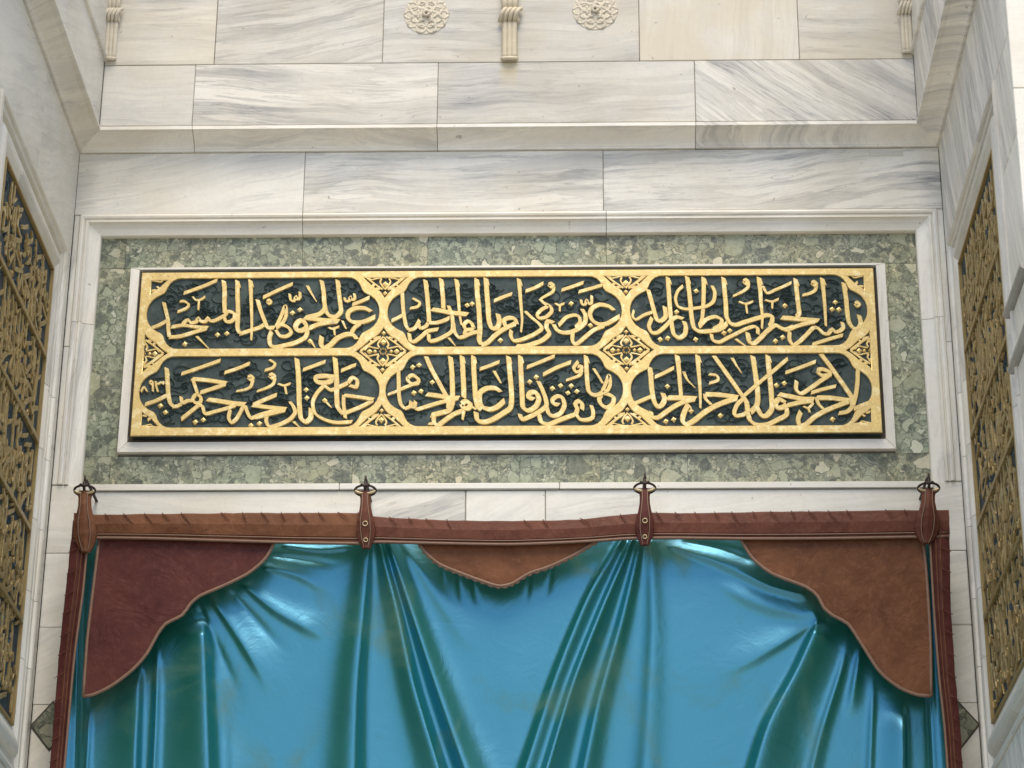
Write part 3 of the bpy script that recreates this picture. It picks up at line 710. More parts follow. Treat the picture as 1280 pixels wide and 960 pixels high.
# carved colonnettes and rosettes in the top course
def colonnette(cx, zb, w, MARBLE):
    yw = -PR
    c = block(back, cx-w*.42, cx+w*.42, yw-.004, yw+.01, zb+.006, zb+.60, MARBLE, 'colonnette', 1.5, .3, .85)
    for k in range(3):
        o = (k-1)*w*.30
        pts = [(cx+o, yw-.006, zb+.004), (cx+o, yw-.010, zb+.10), (cx+o*.96, yw-.012, zb+.17)]
        tube('reed', pts, w*.19, MARBLE, c, 8, .02)
        up = [(cx+o, yw-.012, zb+.225), (cx+o*1.2, yw-.016, zb+.30), (cx+o*1.7, yw-.022, zb+.42), (cx+o*2.4, yw-.03, zb+.62)]
        tube('reed', up, w*.2, MARBLE, c, 8, .03)
    # knotted collar: crossing strands
    for k in range(4):
        a = -w*.62+k*w*.30
        pts = [(cx+a, yw-.014, zb+.172), (cx+a+w*.10, yw-.036, zb+.190), (cx+a+w*.30, yw-.034, zb+.215), (cx+a+w*.42, yw-.012, zb+.232)]
        tube('knot_strand', pts, w*.14, MARBLE, c, 8, .01)
        if k < 3:
            pts = [(cx-a*.9, yw-.010, zb+.168), (cx-a*.9-w*.12, yw-.026, zb+.195), (cx-a*.9-w*.30, yw-.024, zb+.222)]
            tube('knot_strand', pts, w*.11, MARBLE, c, 8, .01)
    tube('foot', [(cx-w*.5, yw-.008, zb+.008), (cx, yw-.02, zb+.004), (cx+w*.5, yw-.008, zb+.008)], w*.14, MARBLE, c, 8, .01)
colonnette(.009, 6.785, .062, PENDANT)
colonnette(-1.546, 6.80, .050, CARVED)
colonnette(1.545, 6.80, .046, CARVED)
def rosette(cx, cz, R, seed):
    """pierced interlaced flower carved in relief"""
    rnd = random.Random(seed)
    dk = [(cx+R*1.05*math.cos(q), cz+R*1.05*math.sin(q)) for q in [2*math.pi*j/20 for j in range(20)]]
    c = loft('rosette', [[(x, -PR-.002, z) for x, z in dk], [(x, -PR+.006, z) for x, z in dk]], CARVED, back)
    k = 0
    for ring, (n, rr, pr) in enumerate(((10, R*.80, R*.22), (8, R*.50, R*.24), (5, R*.24, R*.19))):
        for i in range(n):
            a = 2*math.pi*(i+.5*ring)/n; px_, pz_ = cx+rr*math.cos(a), cz+rr*math.sin(a)
            pts = [(px_+pr*math.cos(q), -PR-.001-.0015*ring-.0005*math.cos(q), pz_+pr*math.sin(q)) for q in [a+2*math.pi*j/9+rnd.uniform(-.1, .1) for j in range(10)]]
            tube('petal', pts, .0060, CARVED, c, 6, None, .6)
    pts = [(cx+.011*math.cos(q), -PR-.014, cz+.011*math.sin(q)) for q in [2*math.pi*j/9 for j in range(10)]]
    tube('petal', pts, .006, CARVED, c, 6)
rosette(-.317, 7.000, .083, 3); rosette(.342, 7.012, .083, 5)

# ------------------------------------------------------------------ side walls of the niche
PY0, PY1, PZ0, PZ1 = -.243, -1.09, 4.082, 5.822      # inscription panel in each side wall
FO = .165
YF = -1.55                                            # front face of the portal
SFR = [(0, .10), (0, -.006), (.012, -.010), (.020, -.006), (.024, .002), (.040, .004), (.044, .018), (.074, .020), (.080, .006), (.092, -.004), (.108, -.007), (.124, -.005), (.138, .001), (.148, .005), (.156, .009), (.165, .011), (.165, .10)]
def side_wall(s, label):
    W_ = thing('side_wall', label, 'wall', (s*X0, -.8, 0))
    X = s*X0
    # map (along = y, depth into wall, z) to the world
    def blk(ya, yb, za, zb, d0=0., ang=0., vein=.5, tone=1., depth=.12, name='marble_block', mat=None):
        xa, xb = sorted((X+s*d0, X+s*(d0+depth)))
        y0, y1 = sorted((ya, yb))
        return block(W_, xa, xb, y0+WB, y1-WB, za+WB, zb-WB, mat or MARBLE, name, ang, vein, tone)
    va = .45 if s < 0 else 1.15
    v1 = .45 if s < 0 else .85
    tn = .94 if s < 0 else 1.06
    oy0, oy1, oz0, oz1 = PY0+FO-.003, PY1-FO, PZ0-FO, PZ1+FO
    # outer field of stones round the panel frame
    blk(.0, oy0, oz0, 5.2, 0, va, v1, tn); blk(.0, oy0, 5.2, oz1, 0, va, v1, tn)
    blk(.0, -.64, oz1, 6.439, 0, va, v1, tn); blk(-.64, YF, oz1, 6.439, 0, va*1.03, v1, tn)
    blk(oy1, YF, 5.62, oz1, 0, va+.1, v1*.8, tn+.06)
    if s < 0:
        blk(oy1, YF, 4.8, 5.62, 0, va, v1, tn+.06); blk(oy1, YF, oz0, 4.8, 0, va, v1, tn+.06)
    else:
        blk(oy1, YF, 5.17, 5.62, 0, va, .5, tn+.08); blk(oy1, YF, 4.975, 5.14, 0, va, .5, tn+.08); blk(oy1, YF, oz0, 4.945, 0, va, .4, tn+.08)
        # two narrow string mouldings running forward from the panel frame
        for z in (5.14, 4.945):
            pr = [(-.02, z+.002), (.012, z+.002), (.022, z+.010), (.022, z+.022), (.0, z+.028), (-.02, z+.028)]
            loft('string_moulding', [[(X-s*p, y, zz) for p, zz in pr] for y in (-1.19, YF+.002)], MARBLE, W_, ang=0, vein=.5, tone=.5)
    zs = [oz0, 3.2, 2.3, 1.4, .5, 0]
    for i in range(5):
        blk(0, -.8, zs[i+1], zs[i], 0, va, v1, tn); blk(-.8, YF, zs[i+1], zs[i], 0, va*.9, v1, tn)
    # panel frame
    cor = [(oy0, oz0), (oy1, oz0), (oy1, oz1), (oy0, oz1)]; inn = [(-1, 1), (1, 1), (1, -1), (-1, -1)]
    for k in range(4):
        j = (k+1) % 4
        (ya, za), (yb, zb) = cor[k], cor[j]
        cuts = [0, .5, 1] if k != 2 else [0, .32, 1]
        if k % 2 == 1: cuts = [0, .3, .42, .55, .68, .80, 1] if k == 3 else [0, .45, 1]
        for q in range(len(cuts)-1):
            rr = []
            for f in (cuts[q], cuts[q+1]):
                ring = []
                for t, d in SFR:
                    iy = inn[k][0] if f == 0 else inn[j][0]; iz = inn[k][1] if f == 0 else inn[j][1]
                    y_, z_ = ya+(yb-ya)*f, za+(zb-za)*f
                    if 0 < f < 1:
                        if k % 2 == 0: iy = 0; y_ += (WB if f == cuts[q] else -WB)*(1 if yb > ya else -1)
                        else: iz = 0; z_ += (WB if f == cuts[q] else -WB)*(1 if zb > za else -1)
                    ring.append((X+s*d, y_+iy*t, z_+iz*t))
                rr.append(ring)
            loft('frame_moulding', rr, MARBLE, W_, ang=0 if k % 2 == 0 else 1.5, vein=.3+.5*((q*37+k*11) % 5)/5, tone=(1.1 if k == 3 else .92) if s < 0 else (1.1 if k == 3 else .92))
    # cornice, mitred to the back wall, and the projecting wall above it
    r = [[(X-s*p, (-p if y == 0 else y), z) for p, z in CORN] for y in (0, YF-.004)]
    loft('cornice_moulding', r, MARBLE, W_, ang=va, vein=v1, tone=tn)
    XX = X-s*PR
    def ublk(ya, yb, za, zb, ang, vein, tone):
        xa, xb = sorted((XX, XX+s*.2)); y0, y1 = sorted((ya, yb))
        block(W_, xa, xb, y0+WB, y1-WB, za+WB, zb-WB, MARBLE, 'marble_block', ang, vein, tone)
    ublk(-PR, -.9, 6.511, 7.25, va, v1, tn+.02); ublk(-.9, YF, 6.511, 7.25, va, v1, tn)
    ublk(-PR, YF, 7.25, 8.1, va, v1, tn)
    # slim vertical reed beside the back corner and a raised string line seen on this face
    pr = [(0, 6.80), (.010, 6.802), (.013, 6.812), (.010, 6.822), (0, 6.825)]
    loft('string_moulding', [[(XX-s*p, y, z) for p, z in pr+[(-.01, 6.825), (-.01, 6.80)]] for y in (-PR-.001, YF+.001)], MARBLE, W_, ang=va, vein=v1, tone=tn)
    # front face of the portal, outside the niche
    for i, (za, zb) in enumerate(((0, 1), (1, 2), (2, 3), (3, 3.9), (3.9, 4.72), (4.72, 5.775), (5.775, 6.7), (6.7, 7.6), (7.6, 8.1))):
        for xa, xb in (((X0+.122), 2.5), (2.5, 3.4), (3.4, 4.4)):
            x0_, x1_ = sorted((s*xa, s*xb))
            block(W_, x0_+WB, x1_-WB, YF, YF+.3, za+WB, zb-WB, MARBLE, 'marble_block', .05, .25, 1.06)
        x0_, x1_ = sorted((s*(X0+.0), s*(X0+.118)))
    # quoins closing the edge between niche and front face
    for za, zb in ((0, 1), (1, 2), (2, 3), (3, 3.9), (3.9, 4.72), (4.72, 5.775), (5.775, 6.7), (6.7, 7.6), (7.6, 8.1)):
        a_, b2 = sorted((s*(X0-.0006), s*(X0+.12)))
        block(W_, a_, b2, YF-.012, YF-.002, za+WB, zb-WB, MARBLE, 'corner_slip', .05, .2, 1.0, bev=.002)
        if zb > 6.6:
            a_, b2 = sorted((s*(XX*s-.0006), s*(X0-.002)))
            block(W_, a_, b2, YF-.012, YF-.002, max(za, 6.515)+WB, zb-WB, MARBLE, 'corner_slip', .05, .2, 1.0, bev=.002)
    mesh_obj('mortar_bed', [(X+s*.115, .05, 0), (X+s*.115, YF+.15, 0), (X+s*.115, YF+.15, 8.1), (X+s*.115, .05, 8.1)], [(0, 1, 2, 3)], MORTAR, W_)
    mesh_obj('mortar_bed', [(X+s*.014, -.0, 5.99), (X+s*.014, YF+.01, 5.99), (X+s*.014, YF+.01, 6.44), (X+s*.014, 0, 6.44)], [(0, 1, 2, 3)], MORTAR, W_)
    mesh_obj('mortar_bed', [(s*(X0+.05), YF+.04, 0), (s*4.4, YF+.04, 0), (s*4.4, YF+.04, 8.1), (s*(X0+.05), YF+.04, 8.1)], [(0, 1, 2, 3)], MORTAR, W_)
    return W_
SWL = side_wall(-1, 'grey veined marble wall on the left of the niche, with a moulded frame round gilded writing')
SWR = side_wall(1, 'grey marble wall on the right of the niche with steep slanting veins and a bright front edge')

# ------------------------------------------------------------------ calligraphy strokes
def ribbon(pts, w0, w1, h, hv=0.0, cut=.6):
    """raised stroke of a broad pen: 5-point section; local coords, y = 0 is the face of the lettering"""
    P_ = spline(pts, .006 if len(pts) > 2 else .02); N = len(P_); vs = []; fs = []
    nx = []
    for i in range(N):
        t = P_[min(i+1, N-1)]-P_[max(i-1, 0)]; L = np.linalg.norm(t); t = t/(L if L > 1e-9 else 1)
        nx.append((-t[1], t[0]))
    for i in range(N):
        s_ = i/(N-1); w = (w0+(w1-w0)*s_)*.5
        # the pen is held slanting: strokes across it run thick, along it thin
        w *= .74+.42*abs(nx[i][0]*math.cos(.75)-nx[i][1]*math.sin(.75))+.02*math.sin(i*.9+P_[0][0]*77)
        sl = 0.0
        if i == 0 or i == N-1: sl = w*.55; w *= .92
        x, z = P_[i]; a, b = nx[i]
        top = hv
        for o, y in ((-w*1.04, h), (-w, top+.0014), (-w*.84, top), (w*.84, top), (w, top+.0014), (w*1.04, h)):
            e_ = sl*o/w if w else 0; vs.append((x+a*o+b*e_, y, z+b*o-a*e_))
    for i in range(N-1):
        for j in range(5):
            fs.append((i*6+j, i*6+j+1, (i+1)*6+j+1, (i+1)*6+j))
    fs.append((0, 1, 2, 3, 4, 5)); e = (N-1)*6; fs.append((e+5, e+4, e+3, e+2, e+1, e))
    return vs, fs

def diamond(x, z, r, h, rot=0.0):
    c, s_ = math.cos(rot), math.sin(rot)
    base = [(r*1.0, 0), (0, r), (-r*1.0, 0), (0, -r)]; vs = []
    for k, (q, y) in enumerate(((1.0, h), (.74, .002))):
        for a, b in base: vs.append((x+(a*c-b*s_)*q, y, z+(a*s_+b*c)*q))
    vs.append((x, -.0005, z))
    fs = [(i, (i+1) % 4, 4+(i+1) % 4, 4+i) for i in range(4)]+[(4+i, 4+(i+1) % 4, 8) for i in range(4)]
    return vs, fs

def local_mesh(name, vs, fs, mat, smooth=False):
    me = bpy.data.meshes.new(name); me.from_pydata(vs, [], fs); me.update(); me.materials.append(mat)
    bm = bmesh.new(); bm.from_mesh(me); bmesh.ops.recalc_face_normals(bm, faces=bm.faces); bm.to_mesh(me); bm.free()
    return me

PANX, PANZ = 1.376, (5.2550, 5.9250)
inscr = thing('inscription_panel', 'wide gilded slab above the doorway with two rows of raised Arabic lettering on dark slate', 'inscription', (0, 0, 5.25))
ZB = 5.25
HS = .0095     # height of the relief
rs = random.Random(11)
letter_meshes = {}
for i, (c, w0, w1, p) in enumerate(STROKES):
    pts = [tuple(float(v)/1000 for v in q.split(',')) for q in p.split()]
    pts = [(x, z-ZB) for x, z in pts]
    vs, fs = ribbon(pts, w0/1000*.93, w1/1000*.93, HS, -.0002*(i % 9))
    if w0 >= 17 and len(pts) >= 3 and pts[0][1]-pts[1][1] > .03 and abs(pts[0][0]-pts[1][0]) < .02:
        # barbed head of a tall upright
        x, z = pts[0]; o = len(vs)
        v2, f2 = ribbon([(x-.006, z+.001), (x+.006, z-.010), (x+.0125, z-.030)], .010, .004, HS, -.0001-.0002*(i % 9))
        vs = vs+v2; fs = fs+[tuple(j+o for j in f) for f in f2]
    me = local_mesh('letter_stroke', vs, fs, GOLD)
    short = len(pts) <= 3 and w0 < 15
    o = bpy.data.objects.new('vowel_mark' if short else 'letter_stroke', me); link(o, inscr)
    letter_meshes.setdefault(c, []).append(me)
for c, x, z in DOTS:
    big = (x > 1000 and z < 5350 and abs(x-1120) < 40)
    vs, fs = diamond(x/1000, z/1000-ZB, .0135 if not big else .0165, HS, rs.uniform(-.2, .2))
    me = local_mesh('letter_dot', vs, fs, GOLD); o = bpy.data.objects.new('letter_dot', me); link(o, inscr)
    letter_meshes.setdefault(c, []).append(me)

def cartouche_outline(x0, x1, z0, z1):
    """long compartment with lobed, stepped ends"""
    H = z1-z0
    prof = [(.126, 0), (.110, .004), (.094, .03), (.082, .07), (.074, .12), (.068, .175), (.060, .215), (.049, .235), (.034, .265), (.019, .31), (.008, .37), (.002, .43), (0, .5)]
    prof = prof+[(a, 1-b) for a, b in prof[-2::-1]]
    P_ = [(x0+a, z0+b*H) for a, b in prof]; Q_ = [(x1-a, z0+b*H) for a, b in prof][::-1]
    return P_[::-1]+Q_[::-1] if False else P_+Q_

def filled(name, outer, holes, parent, mat, depth, bev, y0):
    """flat plate with holes: outlines are in (x, z)"""
    cu = bpy.data.curves.new(name, 'CURVE'); cu.dimensions = '2D'; cu.fill_mode = 'BOTH'
    for pl in [outer]+holes:
        s_ = cu.splines.new('POLY'); s_.points.add(len(pl)-1); s_.use_cyclic_u = True
        for q, (x, z) in zip(s_.points, pl): q.co = (x, z, 0, 1)
    cu.extrude = depth/2-bev; cu.bevel_depth = bev; cu.bevel_resolution = 0; cu.offset = -bev
    tmp = bpy.data.objects.new('tmp', cu); col.objects.link(tmp)
    dg = bpy.context.evaluated_depsgraph_get()
    me = bpy.data.meshes.new_from_object(tmp.evaluated_get(dg)); bpy.data.objects.remove(tmp)
    for v in me.vertices:
        x, y, z = v.co; v.co = (x, y0+depth/2-z, y)
    me.materials.clear(); me.materials.append(mat)
    bm = bmesh.new(); bm.from_mesh(me); bmesh.ops.recalc_face_normals(bm, faces=bm.faces); bm.to_mesh(me); bm.free()
    o = bpy.data.objects.new(name, me); return link(o, parent)

holes = [[(x, z-ZB) for x, z in cartouche_outline(a/1000, b/1000, c/1000, d/1000)] for a, b, c, d in CARTOUCHES]
def lozenge(cx, cz, hw, hz, clipz=None, clipx=None):
    """curved-sided lozenge between four cartouche ends"""
    q = [(1, 0), (.78, .17), (.60, .36), (.50, .48), (.30, .60), (.14, .76), (0, 1)]
    P_ = q+[(-a, b) for a, b in q[-2::-1]]+[(-a, -b) for a, b in q[1:]]+[(a, -b) for a, b in q[-2:0:-1]]
    pts = [(cx+a*hw, cz+b*hz) for a, b in P_]
    return pts
def clip_poly(pts, axis, lim, keep_less):
    out = []
    for i in range(len(pts)):
        a, b = pts[i], pts[(i+1) % len(pts)]
        ia = (a[axis] <= lim) == keep_less; ib = (b[axis] <= lim) == keep_less
        if ia: out.append(a)
        if ia != ib:
            t = (lim-a[axis])/(b[axis]-a[axis]); out.append((a[0]+(b[0]-a[0])*t, a[1]+(b[1]-a[1])*t))
    return out
orn = []      # centre x, centre z, half width, half height, clip
ZM = 5.593-ZB
TOP, BOT = 5.898-ZB, 5.289-ZB
for cx in (-.4555, .448):
    orn.append((cx, ZM, .101, .096, None))
    orn.append((cx+.001, TOP+.012, .098, .098, ('z', TOP, True)))
    orn.append((cx+.001, BOT-.012, .098, .098, ('z', BOT, False)))
orn.append((-1.355, ZM-.004, .096, .090, ('x', -1.348, False))); orn.append((1.356, ZM-.007, .096, .088, ('x', 1.349, True)))
for s in (-1, 1):
    orn.append((s*1.352, TOP+.006, .090, .092, ('c', s, 1))); orn.append((s*1.352, BOT-.006, .090, .092, ('c', s, -1)))
for cx, cz, hw, hz, cl in orn:
    l = lozenge(cx, cz, hw, hz)
    if cl and cl[0] == 'z': l = clip_poly(l, 1, cl[1], cl[2])
    if cl and cl[0] == 'x': l = clip_poly(l, 0, cl[1], cl[2])
    if cl and cl[0] == 'c':
        l = clip_poly(l, 0, cl[1]*1.338, cl[1] > 0); l = clip_poly(l, 1, (TOP-.006) if cl[2] > 0 else (BOT+.006), cl[2] > 0)
    holes.append(l)
outer = [(-PANX, PANZ[0]-ZB), (PANX, PANZ[0]-ZB), (PANX, PANZ[1]-ZB), (-PANX, PANZ[1]-ZB)]
filled('gilt_border', outer, holes, inscr, GOLD, HS, .0022, -.001)
# slate ground behind the lettering
g_ = [(-PANX+.004, 5.257), (PANX-.004, 5.257), (PANX-.004, 5.922), (-PANX+.004, 5.922)]
loft('slate_ground', [[(x, HS-.0010, z) for x, z in g_], [(x, .055, z) for x, z in g_]], SLATE, inscr)
# carved flowers inside the small compartments
def small(name, pts, w, parent, mat=None):
    vs, fs = ribbon(pts, w, w*.8, HS, .0008*rs.random()); me = local_mesh(name, vs, fs, mat or GOLD)
    return link(bpy.data.objects.new(name, me), parent)
def flower(cx, cz, hw, hz, cl):
    def ok(x, z):
        if cl is None: return True
        if cl[0] == 'z': return (z <= cl[1]+.012) if cl[2] else (z >= cl[1]-.012)
        if cl[0] == 'x': return (x >= cl[1]-.01) if not cl[2] else (x <= cl[1]+.01)
        return (x*cl[1] <= 1.338+.004) and ((z <= TOP+.002) if cl[2] > 0 else (z >= BOT-.002))
    VS, FS = [], []
    def add(vs, fs):
        o = len(VS); VS.extend(vs); FS.extend([tuple(i+o for i in f) for f in fs])
    k = [0]
    def st(pl, w, mir=((1, 1),)):
        for sx, sz in mir:
            q = [(cx+a*hw*sx, cz+b*hz*sz) for a, b in pl]
            if all(ok(*p) for p in q):
                k[0] += 1; add(*ribbon(q, w*1.35, w*1.15, HS, .0002+.0002*(k[0] % 7)))
    M4 = ((1, 1), (-1, 1), (1, -1), (-1, -1))
    st([(.84, 0), (.62, .20), (.44, .36), (.26, .50), (.10, .62)], .0075, M4)          # inner lozenge line
    st([(.40, .40), (.52, .50)], .008, M4)
    st([(.18, .60), (.36, .56)], .007, M4)
    for a in (1, -1):                                                                      # buds on the axes
        for x, z, r in ((0, .40*a, .0125), (0, .78*a, .0085), (.50*a, 0, .011), (.30*a, 0, .0075)):
            if ok(cx+x*hw, cz+z*hz): add(*diamond(cx+x*hw, cz+z*hz, r*1.25, HS))
    st([(.14, .16), (.20, .30), (.10, .50), (0, .62)], .0055, M4)
    st([(.16, .12), (.36, .16), (.54, .20), (.68, .05)], .004, M4)
    for a in range(8):
        q = math.pi/4*a; x, z = cx+.12*hw*math.cos(q), cz+.12*hz*math.sin(q)
        if ok(x, z): add(*diamond(x, z, .0048, HS, q))
    if VS:
        me = local_mesh('flower_relief', VS, FS, GOLD); link(bpy.data.objects.new('flower_relief', me), inscr)
for o_ in orn: flower(*o_)
# low scrolling tendrils carved in the slate behind the letters
def tendrils(boxes, parent, mat, seed, n, hs=HS, y=None):
    rr = random.Random(seed); VS, FS = [], []
    for (x0, x1, z0, z1) in boxes:
        for i in range(n):
            cx, cz = rr.uniform(x0+.05, x1-.05), rr.uniform(z0+.03, z1-.03); R = rr.uniform(.018, .040); a0 = rr.uniform(0, 6.3); d = rr.choice((-1, 1))
            pts = []
            for k in range(9):
                t = k/8; r = R*(1-.75*t); a = a0+d*t*5.2; pts.append((cx+r*math.cos(a), cz+r*math.sin(a)*.8))
            e = pts[0]; pts.insert(0, (e[0]+rr.uniform(-.05, .05), e[1]+rr.uniform(-.02, .02)))
            pts = [(min(max(a, x0+.012), x1-.012), min(max(b, z0+.008), z1-.008)) for a, b in pts]
            P_ = spline(pts, .008); w = rr.uniform(.0035, .0068); hv = hs-.0010-rr.uniform(.0040, .0072); o = len(VS); N = len(P_)
            for j in range(N):
                t = P_[min(j+1, N-1)]-P_[max(j-1, 0)]; L = max(1e-9, np.linalg.norm(t)); a, b = -t[1]/L, t[0]/L
                ww = w*(1-.5*j/N)
                VS += [(P_[j][0]+a*ww, hs-.0002, P_[j][1]+b*ww), (P_[j][0], hv, P_[j][1]), (P_[j][0]-a*ww, hs-.0002, P_[j][1]-b*ww)]
            for j in range(N-1):
                for q in range(2): FS.append((o+j*3+q, o+j*3+q+1, o+j*3+q+4, o+j*3+q+3))
    me = local_mesh('scroll_relief', VS, FS, mat); o = link(bpy.data.objects.new('scroll_relief', me), parent); o['kind'] = 'stuff'
    return o
tendrils([(a/1000+.03, b/1000-.03, c/1000-ZB, d/1000-ZB) for a, b, c, d in CARTOUCHES], inscr, SLATE, 5, 130)

# ------------------------------------------------------------------ gilded inscriptions in the side walls
def side_inscription(s, label):
    T = thing('side_inscription', label, 'inscription', (s*(X0+.0115), (PY0+PY1)/2, PZ0), rz=s*-math.pi/2 if s > 0 else math.pi/2)
    # local axes: x along the wall, -y out of it, z up
    L = (PY0-PY1)/2; H = PZ1-PZ0; hs = .011
    def lbox(name, x0, x1, y0, y1, z0, z1, mat, bev=.002):
        bm = bmesh.new(); bmesh.ops.create_cube(bm, size=1)
        for v in bm.verts: v.co = Vector(((x0+x1)/2+v.co.x*(x1-x0), (y0+y1)/2+v.co.y*(y1-y0), (z0+z1)/2+v.co.z*(z1-z0)))
        bmesh.ops.bevel(bm, geom=bm.edges[:], offset=bev, segments=1, affect='EDGES')
        me = bpy.data.meshes.new(name); bm.to_mesh(me); bm.free(); me.materials.append(mat)
        return link(bpy.data.objects.new(name, me), T)
    lbox('slate_ground', -L, L, .002, .05, 0, H, SLATE_SIDE)
    nb = .010
    lbox('gilt_border', -L+.001, L-.001, -hs, .0035, H-nb, H-.001, OCHRE); lbox('gilt_border', -L+.001, L-.001, -hs, .0035, .001, nb, OCHRE)
    lbox('gilt_border', L-nb, L-.001, -hs, .0035, nb, H-nb, OCHRE); lbox('gilt_border', -L+.001, -L+nb, -hs, .0035, nb, H-nb, OCHRE)
    fe = -1 if s < 0 else 1            # local x of the end nearest the front of the portal
    x0_, x1_ = sorted((fe*(L-nb-.002), fe*(L-nb-.024))); lbox('blue_border', x0_, x1_, -.004, .0035, nb, H-nb, BLUE, .001)
    bars = [5.462, 5.130, 4.792, 4.455]
    for z in bars: lbox('divider_bar', -L+nb, L-nb, -hs-.002, .0035, z-PZ0-.010, z-PZ0+.010, GOLD_SIDE)
    lv = [5.808]+bars+[4.096]
    order = [3, 5, 1, 4, 2] if s < 0 else [2, 4, 0, 5, 1]
    budget = 0
    for k in range(5):
        c = order[k]; a, b, z0, z1 = CARTOUCHES[c]; a, b, z0, z1 = a/1000, b/1000, z0/1000-ZB, z1/1000-ZB
        sx = (2*L-.05)/(b-a); sz = (lv[k]-lv[k+1]-.022)/(z1-z0)
        for me in letter_meshes[c]:
            nm = me.name.split('.')[0]
            o = bpy.data.objects.new(nm, me); link(o, T)
            o.scale = (sx*.98, .8, sz); o.location = (-(a+b)/2*sx, -.0055, (lv[k+1]-PZ0+.011)-z0*sz)
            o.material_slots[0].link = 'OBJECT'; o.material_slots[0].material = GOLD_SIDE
            budget += 1
    # crowded small strokes woven between the large letters
    rr = random.Random(31+s); VS, FS = [], []
    for i in range(230):
        x = rr.uniform(-L+.03, L-.04); z = rr.uniform(.02, H-.09); t = rr.random()
        if t < .5: pts = [(x, z), (x+rr.uniform(-.004, .004), z+rr.uniform(.05, .12))]
        elif t < .8: pts = [(x, z+.03), (x+.012, z+.004), (x+.03, z), (x+.045, z+.02)]
        else: pts = [(x, z), (x+.03, z+.02), (x+.05, z+.04)]
        pts = [(min(max(p, -L+.02), L-.02), min(q, H-.02)) for p, q in pts]
        vs, fs = ribbon(pts, .0085, .006, 0.0, -.0070-.0003*(i % 13)); o = len(VS)
        vs = [(a_, min(b_, .0035) if b_ >= 0 else b_, c_) for a_, b_, c_ in vs]
        VS += vs; FS += [tuple(j+o for j in f) for f in fs]
    me = local_mesh('fine_lettering', VS, FS, GOLD_SIDE); o = link(bpy.data.objects.new('fine_lettering', me), T); o['kind'] = 'stuff'
    tendrils([(-L+.02, L-.02, .02, H-.02)], T, SLATE_SIDE, 9+s, 160, hs=.0035)
    return T
side_inscription(-1, 'tall panel of crowded gold lettering on dark blue, in the left side wall')
side_inscription(1, 'tall panel of crowded gold lettering with a blue edge, in the right side wall')

# ------------------------------------------------------------------ curtain
YC = -.10
cur = thing('door_curtain', 'glossy blue-green door curtain with brown leather edging and shaped corner pieces', 'curtain', (0, YC, .1))
